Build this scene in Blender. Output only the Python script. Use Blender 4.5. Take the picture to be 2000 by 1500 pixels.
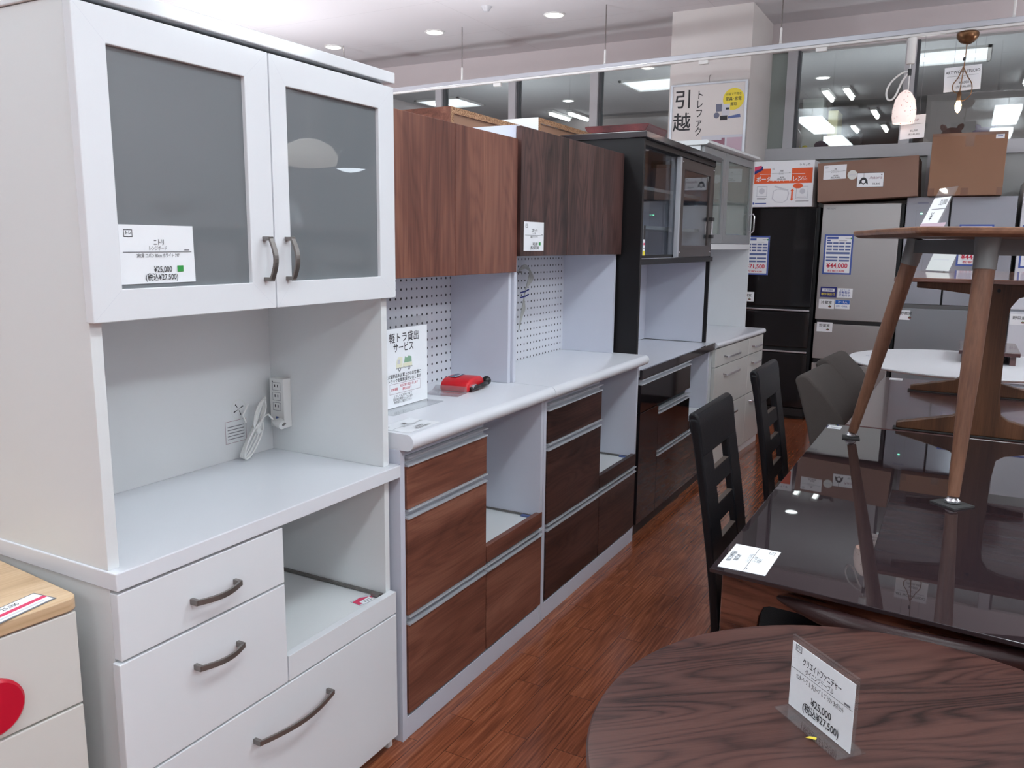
import bpy, bmesh, math, random
from mathutils import Vector, Matrix
random.seed(4)
for o in list(bpy.data.objects): bpy.data.objects.remove(o)
SC = bpy.context.scene
COL = SC.collection

# ---------------------------------------------------------------- camera, world, exposure
cam = bpy.data.cameras.new('camera'); cam.sensor_width = 36; cam.lens = 1599.3/2000*36
cam.clip_start = .05; cam.clip_end = 100
co = bpy.data.objects.new('camera', cam); COL.objects.link(co)
R = ((0.87789151, 0.47871621, 0.01171723), (0.09170073, -0.14404809, -0.9853127), (-0.46999732, 0.86607213, -0.17035722))
mw = Matrix.Identity(4)
for i in range(3):
    mw[i][0] = R[0][i]; mw[i][1] = -R[1][i]; mw[i][2] = -R[2][i]
mw.translation = (0, 0, 1.35)
co.matrix_world = mw
SC.camera = co
world = bpy.data.worlds.new('world'); SC.world = world; world.use_nodes = True
world.node_tree.nodes['Background'].inputs[0].default_value = (.75, .8, .9, 1)
world.node_tree.nodes['Background'].inputs[1].default_value = .05
SC.view_settings.view_transform = 'Standard'; SC.view_settings.look = 'None'
SC.view_settings.gamma = 1; SC.view_settings.use_curve_mapping = False
SC.view_settings.exposure = 0.82
PANEL_L = 10.0          # radiance of the boxed ceiling lights added over the shop
FAR_L = 7.0            # and of the shop behind the glass
LCOL = (.835, .95, 1.0)

# ---------------------------------------------------------------- materials
def s2l(c): return c/12.92 if c <= .04045 else ((c+.055)/1.055)**2.4
def rgb(r, g, b): return (s2l(r/255), s2l(g/255), s2l(b/255), 1)
def newmat(name):
    m = bpy.data.materials.new(name); m.use_nodes = True
    return m, m.node_tree, m.node_tree.nodes['Principled BSDF']
def N(nt, t, **k):
    n = nt.nodes.new(t)
    for a, b in k.items(): setattr(n, a, b)
    return n
def plain(name, c, rough=.5, metal=0, spec=.5, bump=0, bscale=200, coat=0, emit=0, var=.02):
    m, nt, p = newmat(name)
    col = c if len(c) == 4 else (*c, 1)
    p.inputs['Roughness'].default_value = rough; p.inputs['Metallic'].default_value = metal
    p.inputs['Specular IOR Level'].default_value = spec; p.inputs['Coat Weight'].default_value = coat
    p.inputs['Coat Roughness'].default_value = .04
    tc = N(nt, 'ShaderNodeTexCoord'); no = N(nt, 'ShaderNodeTexNoise'); no.inputs['Scale'].default_value = 6
    no.inputs['Detail'].default_value = 4
    nt.links.new(tc.outputs['Object'], no.inputs['Vector'])
    mx = N(nt, 'ShaderNodeMix', data_type='RGBA')
    mx.inputs['A'].default_value = tuple(x*(1-var) for x in col[:3])+(1,)
    mx.inputs['B'].default_value = tuple(min(1, x*(1+var)) for x in col[:3])+(1,)
    nt.links.new(no.outputs['Fac'], mx.inputs['Factor']); nt.links.new(mx.outputs['Result'], p.inputs['Base Color'])
    if bump:
        n2 = N(nt, 'ShaderNodeTexNoise'); n2.inputs['Scale'].default_value = bscale
        bp = N(nt, 'ShaderNodeBump'); bp.inputs['Strength'].default_value = bump; bp.inputs['Distance'].default_value = .002
        nt.links.new(tc.outputs['Object'], n2.inputs['Vector']); nt.links.new(n2.outputs['Fac'], bp.inputs['Height'])
        nt.links.new(bp.outputs['Normal'], p.inputs['Normal'])
    if emit:
        p.inputs['Emission Color'].default_value = col; p.inputs['Emission Strength'].default_value = emit
    return m
def wood(name, dark, mid, light, axis=2, freq=1.0, rough=.4, wave=.5, coat=0, bump=.15, plank=0):
    """grain running along the given object axis"""
    m, nt, p = newmat(name)
    p.inputs['Roughness'].default_value = rough; p.inputs['Coat Weight'].default_value = coat; p.inputs['Coat Roughness'].default_value = .05
    tc = N(nt, 'ShaderNodeTexCoord'); oi = N(nt, 'ShaderNodeObjectInfo')
    off = N(nt, 'ShaderNodeVectorMath', operation='SCALE'); off.inputs[0].default_value = (3.1, 7.7, 5.3)
    nt.links.new(oi.outputs['Random'], off.inputs['Scale'])
    add = N(nt, 'ShaderNodeVectorMath', operation='ADD')
    nt.links.new(tc.outputs['Object'], add.inputs[0]); nt.links.new(off.outputs[0], add.inputs[1])
    def mapped(along, across):
        mp = N(nt, 'ShaderNodeMapping'); s = [across]*3; s[axis] = along
        mp.inputs['Scale'].default_value = s; nt.links.new(add.outputs[0], mp.inputs['Vector']); return mp
    a = mapped(.9*freq, 9*freq)
    n1 = N(nt, 'ShaderNodeTexNoise'); n1.inputs['Scale'].default_value = 1.2; n1.inputs['Detail'].default_value = 3; n1.inputs['Distortion'].default_value = .6
    nt.links.new(a.outputs[0], n1.inputs['Vector'])
    # cathedral lines: sine of a smooth stretched field
    b = mapped(1.3*freq, 9*freq)
    n3 = N(nt, 'ShaderNodeTexNoise'); n3.inputs['Scale'].default_value = 1.0; n3.inputs['Detail'].default_value = 1.2
    nt.links.new(b.outputs[0], n3.inputs['Vector'])
    mul = N(nt, 'ShaderNodeMath', operation='MULTIPLY'); mul.inputs[1].default_value = 46
    nt.links.new(n3.outputs['Fac'], mul.inputs[0])
    sn = N(nt, 'ShaderNodeMath', operation='SINE'); nt.links.new(mul.outputs[0], sn.inputs[0])
    ab = N(nt, 'ShaderNodeMath', operation='ABSOLUTE'); nt.links.new(sn.outputs[0], ab.inputs[0])
    c = mapped(5*freq, 260*freq)
    n2 = N(nt, 'ShaderNodeTexNoise'); n2.inputs['Scale'].default_value = 1; n2.inputs['Detail'].default_value = 5
    nt.links.new(c.outputs[0], n2.inputs['Vector'])
    w1 = N(nt, 'ShaderNodeMath', operation='MULTIPLY_ADD'); w1.inputs[1].default_value = wave*.35
    nt.links.new(ab.outputs[0], w1.inputs[0]); nt.links.new(n1.outputs['Fac'], w1.inputs[2])
    w2 = N(nt, 'ShaderNodeMath', operation='MULTIPLY_ADD'); w2.inputs[1].default_value = .45
    nt.links.new(n2.outputs['Fac'], w2.inputs[0]); nt.links.new(w1.outputs[0], w2.inputs[2])
    sb = N(nt, 'ShaderNodeMath', operation='SUBTRACT'); sb.inputs[1].default_value = .22+wave*.17
    nt.links.new(w2.outputs[0], sb.inputs[0])
    cr = N(nt, 'ShaderNodeValToRGB')
    cr.color_ramp.elements[0].position = .25; cr.color_ramp.elements[0].color = dark
    cr.color_ramp.elements[1].position = .75; cr.color_ramp.elements[1].color = light
    e = cr.color_ramp.elements.new(.5); e.color = mid
    nt.links.new(sb.outputs[0], cr.inputs['Fac']); nt.links.new(cr.outputs['Color'], p.inputs['Base Color'])
    if bump:
        bp = N(nt, 'ShaderNodeBump'); bp.inputs['Strength'].default_value = bump; bp.inputs['Distance'].default_value = .0006
        nt.links.new(n2.outputs['Fac'], bp.inputs['Height']); nt.links.new(bp.outputs['Normal'], p.inputs['Normal'])
    return m
def glass(name, tint=(.9, .93, .92), refl=1.0, rough=0.0, body=0.0, bodycol=(.3, .33, .35)):
    m = bpy.data.materials.new(name); m.use_nodes = True; nt = m.node_tree; nt.nodes.clear()
    out = N(nt, 'ShaderNodeOutputMaterial'); tr = N(nt, 'ShaderNodeBsdfTransparent'); tr.inputs[0].default_value = (*tint, 1)
    gl = N(nt, 'ShaderNodeBsdfGlossy'); gl.inputs['Roughness'].default_value = rough
    fr = N(nt, 'ShaderNodeLayerWeight'); fr.inputs['Blend'].default_value = .5
    pw = N(nt, 'ShaderNodeMath', operation='POWER'); pw.inputs[1].default_value = 5; nt.links.new(fr.outputs['Facing'], pw.inputs[0])
    mu = N(nt, 'ShaderNodeMath', operation='MULTIPLY_ADD'); mu.inputs[1].default_value = .9*refl; mu.inputs[2].default_value = .045*refl; mu.use_clamp = True
    nt.links.new(pw.outputs[0], mu.inputs[0])
    base = tr
    if body:
        df = N(nt, 'ShaderNodeBsdfDiffuse'); df.inputs[0].default_value = (*bodycol, 1)
        m0 = N(nt, 'ShaderNodeMixShader'); m0.inputs[0].default_value = body
        nt.links.new(tr.outputs[0], m0.inputs[1]); nt.links.new(df.outputs[0], m0.inputs[2]); base = m0
    mx = N(nt, 'ShaderNodeMixShader')
    nt.links.new(mu.outputs[0], mx.inputs[0]); nt.links.new(base.outputs[0], mx.inputs[1]); nt.links.new(gl.outputs[0], mx.inputs[2])
    nt.links.new(mx.outputs[0], out.inputs[0])
    return m
def emis(name, c, s):
    m = bpy.data.materials.new(name); m.use_nodes = True; nt = m.node_tree; nt.nodes.clear()
    out = N(nt, 'ShaderNodeOutputMaterial'); e = N(nt, 'ShaderNodeEmission')
    e.inputs[0].default_value = (*c, 1); e.inputs[1].default_value = s
    nt.links.new(e.outputs[0], out.inputs[0]); return m
def floormat():
    m, nt, p = newmat('red_brown_plank_floor')
    p.inputs['Roughness'].default_value = .2; p.inputs['Coat Weight'].default_value = .3; p.inputs['Coat Roughness'].default_value = .12
    tc = N(nt, 'ShaderNodeTexCoord'); mp = N(nt, 'ShaderNodeMapping'); mp.inputs['Rotation'].default_value = (0, 0, math.pi/2)
    nt.links.new(tc.outputs['Object'], mp.inputs['Vector'])
    br = N(nt, 'ShaderNodeTexBrick'); br.offset = .37; br.offset_frequency = 2
    br.inputs['Scale'].default_value = 1; br.inputs['Brick Width'].default_value = .42; br.inputs['Row Height'].default_value = .085
    br.inputs['Mortar Size'].default_value = .0007; br.inputs['Mortar Smooth'].default_value = .2
    br.inputs['Color1'].default_value = (0, 0, 0, 1); br.inputs['Color2'].default_value = (1, 1, 1, 1); br.inputs['Mortar'].default_value = (.5, .5, .5, 1)
    nt.links.new(mp.outputs[0], br.inputs['Vector'])
    # per plank offset of the grain
    sc = N(nt, 'ShaderNodeVectorMath', operation='SCALE'); sc.inputs['Scale'].default_value = 9
    nt.links.new(br.outputs['Color'], sc.inputs[0])
    ad = N(nt, 'ShaderNodeVectorMath', operation='ADD'); nt.links.new(tc.outputs['Object'], ad.inputs[0]); nt.links.new(sc.outputs[0], ad.inputs[1])
    m2 = N(nt, 'ShaderNodeMapping'); m2.inputs['Scale'].default_value = (22, 1.5, 1); nt.links.new(ad.outputs[0], m2.inputs['Vector'])
    n1 = N(nt, 'ShaderNodeTexNoise'); n1.inputs['Scale'].default_value = 1; n1.inputs['Detail'].default_value = 1.5; nt.links.new(m2.outputs[0], n1.inputs['Vector'])
    mu = N(nt, 'ShaderNodeMath', operation='MULTIPLY'); mu.inputs[1].default_value = 70; nt.links.new(n1.outputs['Fac'], mu.inputs[0])
    sn = N(nt, 'ShaderNodeMath', operation='SINE'); nt.links.new(mu.outputs[0], sn.inputs[0])
    m3 = N(nt, 'ShaderNodeMapping'); m3.inputs['Scale'].default_value = (150, 6, 1); nt.links.new(ad.outputs[0], m3.inputs['Vector'])
    n2 = N(nt, 'ShaderNodeTexNoise'); n2.inputs['Scale'].default_value = 1; n2.inputs['Detail'].default_value = 4; nt.links.new(m3.outputs[0], n2.inputs['Vector'])
    a1 = N(nt, 'ShaderNodeMath', operation='MULTIPLY_ADD'); a1.inputs[1].default_value = .06; nt.links.new(sn.outputs[0], a1.inputs[0]); nt.links.new(n2.outputs['Fac'], a1.inputs[2])
    sep = N(nt, 'ShaderNodeSeparateColor'); nt.links.new(br.outputs['Color'], sep.inputs[0])
    a2 = N(nt, 'ShaderNodeMath', operation='MULTIPLY_ADD'); a2.inputs[1].default_value = .12; nt.links.new(sep.outputs[0], a2.inputs[0]); nt.links.new(a1.outputs[0], a2.inputs[2])
    cr = N(nt, 'ShaderNodeValToRGB')
    cr.color_ramp.elements[0].position = .3; cr.color_ramp.elements[0].color = rgb(110, 58, 38)
    cr.color_ramp.elements[1].position = .85; cr.color_ramp.elements[1].color = rgb(176, 108, 74)
    e = cr.color_ramp.elements.new(.6); e.color = rgb(148, 82, 54)
    nt.links.new(a2.outputs[0], cr.inputs['Fac'])
    mx = N(nt, 'ShaderNodeMix', data_type='RGBA'); mx.inputs['B'].default_value = rgb(52, 20, 12)
    nt.links.new(br.outputs['Fac'], mx.inputs['Factor']); nt.links.new(cr.outputs['Color'], mx.inputs['A'])
    nt.links.new(mx.outputs['Result'], p.inputs['Base Color'])
    return m
def tilemat(name, c, w, h, rough=.9, line=.93):
    m, nt, p = newmat(name); p.inputs['Roughness'].default_value = rough
    tc = N(nt, 'ShaderNodeTexCoord'); br = N(nt, 'ShaderNodeTexBrick'); br.offset = 0
    br.inputs['Scale'].default_value = 1; br.inputs['Brick Width'].default_value = w; br.inputs['Row Height'].default_value = h
    br.inputs['Mortar Size'].default_value = .003
    br.inputs['Color1'].default_value = c; br.inputs['Color2'].default_value = c
    br.inputs['Mortar'].default_value = tuple(x*line for x in c[:3])+(1,)
    nt.links.new(tc.outputs['Object'], br.inputs['Vector']); nt.links.new(br.outputs['Color'], p.inputs['Base Color'])
    return m
def pegmat(name, c, pitch=.0295, r=.0042):
    m, nt, p = newmat(name); p.inputs['Roughness'].default_value = .45
    tc = N(nt, 'ShaderNodeTexCoord'); sp = N(nt, 'ShaderNodeSeparateXYZ'); nt.links.new(tc.outputs['Object'], sp.inputs[0])
    cs = []
    for ax in ('Y', 'Z'):
        d = N(nt, 'ShaderNodeMath', operation='DIVIDE'); d.inputs[1].default_value = pitch; nt.links.new(sp.outputs[ax], d.inputs[0])
        f = N(nt, 'ShaderNodeMath', operation='FRACT'); nt.links.new(d.outputs[0], f.inputs[0])
        s = N(nt, 'ShaderNodeMath', operation='SUBTRACT'); s.inputs[1].default_value = .5; nt.links.new(f.outputs[0], s.inputs[0])
        q = N(nt, 'ShaderNodeMath', operation='POWER'); q.inputs[1].default_value = 2; ab = N(nt, 'ShaderNodeMath', operation='ABSOLUTE')
        nt.links.new(s.outputs[0], ab.inputs[0]); nt.links.new(ab.outputs[0], q.inputs[0]); cs.append(q)
    a = N(nt, 'ShaderNodeMath', operation='ADD'); nt.links.new(cs[0].outputs[0], a.inputs[0]); nt.links.new(cs[1].outputs[0], a.inputs[1])
    l = N(nt, 'ShaderNodeMath', operation='LESS_THAN'); l.inputs[1].default_value = (r/pitch)**2; nt.links.new(a.outputs[0], l.inputs[0])
    mx = N(nt, 'ShaderNodeMix', data_type='RGBA'); mx.inputs['A'].default_value = c; mx.inputs['B'].default_value = (.01, .01, .015, 1)
    nt.links.new(l.outputs[0], mx.inputs['Factor']); nt.links.new(mx.outputs['Result'], p.inputs['Base Color'])
    return m
def particleboard():
    m, nt, p = newmat('raw_particle_board'); p.inputs['Roughness'].default_value = .9
    tc = N(nt, 'ShaderNodeTexCoord'); v = N(nt, 'ShaderNodeTexVoronoi'); v.inputs['Scale'].default_value = 260
    nt.links.new(tc.outputs['Object'], v.inputs['Vector'])
    cr = N(nt, 'ShaderNodeValToRGB'); cr.color_ramp.elements[0].color = rgb(112, 76, 50); cr.color_ramp.elements[1].color = rgb(188, 146, 112)
    sp = N(nt, 'ShaderNodeSeparateColor'); nt.links.new(v.outputs['Color'], sp.inputs[0]); nt.links.new(sp.outputs[0], cr.inputs[0])
    nt.links.new(cr.outputs[0], p.inputs['Base Color']); return m
def brushed(name, c, rough=.32, axis=0, metal=1):
    m, nt, p = newmat(name); p.inputs['Metallic'].default_value = metal
    tc = N(nt, 'ShaderNodeTexCoord'); mp = N(nt, 'ShaderNodeMapping'); s = [400]*3; s[axis] = 3; mp.inputs['Scale'].default_value = s
    no = N(nt, 'ShaderNodeTexNoise'); no.inputs['Scale'].default_value = 1
    nt.links.new(tc.outputs['Object'], mp.inputs[0]); nt.links.new(mp.outputs[0], no.inputs['Vector'])
    mr = N(nt, 'ShaderNodeMapRange'); mr.inputs['To Min'].default_value = rough*.8; mr.inputs['To Max'].default_value = rough*1.25
    nt.links.new(no.outputs['Fac'], mr.inputs['Value']); nt.links.new(mr.outputs[0], p.inputs['Roughness'])
    p.inputs['Base Color'].default_value = c; return m
def terrazzo():
    m, nt, p = newmat('white_glass_with_flecks'); p.inputs['Roughness'].default_value = .25
    tc = N(nt, 'ShaderNodeTexCoord'); v = N(nt, 'ShaderNodeTexVoronoi'); v.inputs['Scale'].default_value = 55; v.inputs['Randomness'].default_value = 1
    nt.links.new(tc.outputs['Object'], v.inputs['Vector'])
    cr = N(nt, 'ShaderNodeValToRGB'); cr.color_ramp.interpolation = 'CONSTANT'
    cr.color_ramp.elements[0].color = rgb(150, 105, 90); cr.color_ramp.elements[1].position = .16; cr.color_ramp.elements[1].color = rgb(245, 228, 222)
    nt.links.new(v.outputs['Distance'], cr.inputs[0]); nt.links.new(cr.outputs[0], p.inputs['Base Color'])
    nt.links.new(cr.outputs[0], p.inputs['Emission Color']); p.inputs['Emission Strength'].default_value = .3
    return m

M = {}
M['white'] = plain('white_satin_laminate', rgb(226, 228, 229), .3, var=.006, spec=.5)
M['whitegloss'] = plain('white_gloss_laminate', rgb(228, 230, 234), .1, var=.004, spec=.5)
M['whitegray'] = plain('cool_white_panel', rgb(206, 208, 220), .4, var=.006)
M['whitetop'] = plain('white_worktop', rgb(226, 228, 234), .16, var=.01)
M['cream'] = plain('cream_white_lacquer', rgb(214, 211, 206), .35, var=.006)
M['gapdark'] = plain('dark_gap', rgb(70, 70, 74), .7)
M['greyhandle'] = plain('grey_metal_handle', rgb(132, 127, 124), .32, metal=.7)
M['chrome'] = plain('chrome', rgb(235, 235, 240), .16, metal=.85)
M['alu'] = plain('satin_aluminium', rgb(196, 199, 206), .3, metal=.35)
M['walnut_v'] = wood('red_walnut_vertical', rgb(80, 45, 38), rgb(114, 70, 58), rgb(146, 98, 80), 2, 1.0, .35, .25)
M['walnut_h'] = wood('red_walnut_horizontal', rgb(86, 50, 41), rgb(120, 74, 60), rgb(146, 98, 80), 1, 1.0, .35, .3)
M['dark_v'] = wood('dark_walnut_vertical', rgb(36, 24, 22), rgb(66, 44, 41), rgb(92, 64, 60), 2, 1.2, .4, .7)
M['dark_h'] = wood('dark_walnut_horizontal', rgb(30, 17, 16), rgb(56, 34, 30), rgb(80, 52, 46), 1, 1.2, .35, .7)
M['black'] = plain('black_laminate', rgb(24, 22, 24), .4, spec=.35)
M['blackgloss'] = plain('black_gloss_panel', rgb(20, 16, 19), .06, coat=.3)
M['fascia'] = plain('dark_gloss_fascia', rgb(46, 40, 43), .12, coat=.5)
M['slidebrown'] = plain('dark_brown_door_frame', rgb(66, 58, 56), .3)
M['smoke'] = glass('smoked_cabinet_glass', (.80, .83, .86), 1.2)
M['frost'] = glass('grey_frosted_glass', (.55, .58, .60), 1.6, .0, .75, (.23, .248, .262))
M['doorglass'] = glass('pale_cabinet_glass', (.80, .85, .83), 1.0, 0, .25, (.55, .6, .58))
M['windowglass'] = glass('shop_window_glass', (.80, .83, .82), 1.2)
M['frostwin'] = glass('frosted_window_film', (.5, .55, .53), .6, .2, .6, (.5, .55, .52))
M['acrylic'] = glass('clear_acrylic', (.96, .97, .97), 1.2, 0, .015, (.9, .9, .9))
M['plastic'] = glass('clear_plastic_bag', (.93, .93, .94), 1.4, .1, .06, (.8, .8, .82))
M['floor'] = floormat()
M['ceil'] = tilemat('white_ceiling_boards', rgb(212, 209, 212), 1.82, .91, line=.86)
M['farceil'] = tilemat('grey_ceiling_boards', rgb(186, 187, 190), 1.82, .91, line=.8)
M['wall'] = plain('pinkish_white_wall', rgb(212, 204, 205), .85, bump=.05, bscale=80)
M['pillar'] = plain('warm_white_pillar', rgb(222, 217, 214), .8, bump=.05, bscale=80)
M['farwall'] = plain('grey_pink_far_wall', rgb(176, 168, 168), .85)
M['frame'] = plain('painted_window_frame', rgb(190, 190, 194), .45)
M['framedark'] = plain('dark_grey_frame_side', rgb(86, 88, 92), .6)
M['backpanel'] = plain('grey_green_back_panel', rgb(170, 172, 170), .5)
M['dkglass'] = plain('dark_brown_glass_top', rgb(42, 33, 36), .015, spec=.4)
M['walnutgloss'] = wood('gloss_walnut_apron', rgb(48, 25, 21), rgb(80, 46, 36), rgb(100, 61, 48), 0, 1.3, .12, .8, coat=.5)
M['tabletop'] = wood('brown_oak_tabletop', rgb(34, 18, 16), rgb(66, 41, 37), rgb(82, 53, 47), 0, 1.5, .36, .85, coat=.0)
M['tabletop'].node_tree.nodes['Principled BSDF'].inputs['Specular IOR Level'].default_value = .35
M['brownwood'] = wood('brown_beech', rgb(70, 44, 31), rgb(100, 64, 42), rgb(124, 82, 56), 2, 1.0, .4, .2)
M['legwood'] = wood('light_walnut_leg', rgb(90, 58, 45), rgb(120, 82, 63), rgb(140, 100, 79), 2, 1.0, .4, .2)
M['topwood'] = wood('walnut_edge', rgb(90, 60, 46), rgb(122, 84, 64), rgb(146, 106, 82), 0, 1.0, .4, .3)
M['brownsatin'] = wood('brown_satin_top', rgb(66, 42, 42), rgb(92, 62, 62), rgb(106, 74, 72), 0, 1.0, .2, .3, coat=.3)
M['rosetop'] = wood('rosy_gloss_top', rgb(108, 72, 62), rgb(140, 98, 86), rgb(160, 118, 104), 0, 1.0, .12, .2, coat=.6)
M['maroon'] = wood('maroon_stained_wood', rgb(70, 22, 26), rgb(98, 34, 38), rgb(116, 48, 50), 1, 1.0, .3, .2, coat=.3)
M['oak'] = wood('pale_oak_top', rgb(182, 148, 112), rgb(206, 174, 138), rgb(220, 192, 158), 1, .9, .4, .35)
M['pboard'] = particleboard()
M['leather'] = plain('black_leatherette', rgb(12, 12, 16), .38, spec=.22, bump=.2, bscale=400)
M['bleather'] = plain('dark_brown_leatherette', rgb(46, 28, 28), .36, spec=.25, bump=.15, bscale=400)
M['slatedge'] = plain('worn_wood_edge', rgb(58, 46, 40), .6)
M['greyfab'] = plain('taupe_grey_fabric', rgb(74, 67, 64), .95, bump=.5, bscale=350, var=.12)
M['felt'] = plain('dark_grey_felt', rgb(62, 61, 61), .95, bump=.6, bscale=300)
M['gunmetal'] = plain('grey_painted_metal', rgb(92, 92, 93), .45)
M['bracket'] = plain('silver_grey_collar', rgb(130, 132, 133), .4, metal=.3)
M['card'] = plain('cardboard', rgb(148, 112, 90), .85, var=.05)
M['card2'] = plain('cardboard_greyish', rgb(140, 110, 96), .85, var=.05)
M['tape'] = plain('brown_packing_tape', rgb(124, 86, 66), .3)
M['paper'] = plain('white_paper', rgb(238, 240, 244), .6, var=.004)
M['paperd'] = plain('soft_white_paper', rgb(222, 225, 222), .6, var=.004)
M['ink'] = plain('black_ink', rgb(42, 42, 46), .6)
M['inkgrey'] = plain('grey_ink', rgb(120, 120, 126), .6)
M['cable'] = plain('grey_cable_sheath', rgb(176, 176, 172), .4)
M['red'] = plain('red_ink', rgb(205, 40, 70), .6)
M['pink'] = plain('pink_ink', rgb(214, 60, 100), .6)
M['blue'] = plain('blue_ink', rgb(70, 92, 165), .6)
M['bluebar'] = plain('slate_blue_ink', rgb(92, 108, 158), .6)
M['navy'] = plain('navy_ink', rgb(36, 42, 120), .6)
M['sky'] = plain('bright_blue_ink', rgb(38, 100, 190), .6)
M['green'] = plain('green_label', rgb(50, 150, 70), .6)
M['orange'] = plain('orange_print', rgb(232, 92, 40), .6)
M['yellow'] = plain('yellow_print', rgb(236, 216, 70), .6)
M['mauve'] = plain('mauve_print', rgb(196, 172, 186), .6)
M['mauved'] = plain('dark_mauve_print', rgb(150, 104, 120), .6)
M['palegrey'] = plain('pale_print', rgb(206, 208, 216), .6)
M['midgrey'] = plain('mid_grey_print', rgb(112, 116, 136), .6)
M['truckgreen'] = plain('sage_print', rgb(140, 178, 150), .6)
M['truckcream'] = plain('cream_print', rgb(232, 230, 206), .6)
M['redfab'] = plain('red_nylon', rgb(214, 34, 44), .35)
M['blk'] = plain('black_plastic', rgb(28, 28, 30), .4)
M['whiteplastic'] = plain('white_plastic', rgb(232, 232, 230), .35)
M['redknob'] = plain('red_painted_wood', rgb(196, 18, 48), .3)
M['fridgeblack'] = plain('black_glass_fridge', rgb(24, 23, 25), .12, coat=.2)
M['fridgeblackside'] = plain('black_fridge_side', rgb(14, 14, 18), .5)
M['steel'] = brushed('brushed_silver_fridge', rgb(176, 173, 172), .36, 0, .75)
M['greyfridge'] = plain('blue_grey_fridge', rgb(160, 164, 174), .12, metal=.25, coat=.4)
M['greyfridge2'] = plain('grey_fridge_drawer', rgb(142, 145, 150), .3, metal=.4)
M['whitefridge'] = plain('white_fridge', rgb(214, 216, 224), .25)
M['led'] = emis('green_led', (.2, 1, .6), 4)
M['panel'] = emis('added_box_light', LCOL, PANEL_L)
M['farpanel'] = emis('far_panel_light', (.92, .95, 1), FAR_L)
M['reflector'] = emis('lit_reflector', (.85, .9, 1), 1.1)
M['downlight'] = emis('warm_white_downlight', (1, .97, .88), 9)
M['fartube'] = emis('fluorescent_tube', (.95, .97, 1), 6)
M['bulb'] = emis('warm_filament_bulb', (1, .62, .28), 14)
M['bulbsoft'] = emis('soft_warm_bulb', (1, .8, .66), 2.5)
M['bulbwhite'] = emis('lit_lamp_underside', (.8, .9, 1), 6)
M['brass'] = plain('aged_brass', rgb(120, 88, 62), .3, metal=.8)
M['terrazzo'] = terrazzo()
M['whiteshade'] = plain('opal_lamp_shade', rgb(235, 228, 220), .4, emit=1.2)
M['darkshade'] = plain('dark_lamp_shade', rgb(52, 56, 72), .3)
M['purple'] = plain('purple_plush', rgb(86, 62, 86), .9)
M['brownplush'] = plain('brown_plush', rgb(120, 70, 60), .9)
M['darkplush'] = plain('dark_grey_plush', rgb(60, 54, 58), .9)
M['lilac'] = plain('lilac_plush', rgb(140, 112, 150), .9)
M['yellowlit'] = plain('yellow_lit_column', rgb(226, 220, 176), .7)
M['peg'] = pegmat('white_pegboard', rgb(214, 215, 222))

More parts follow.
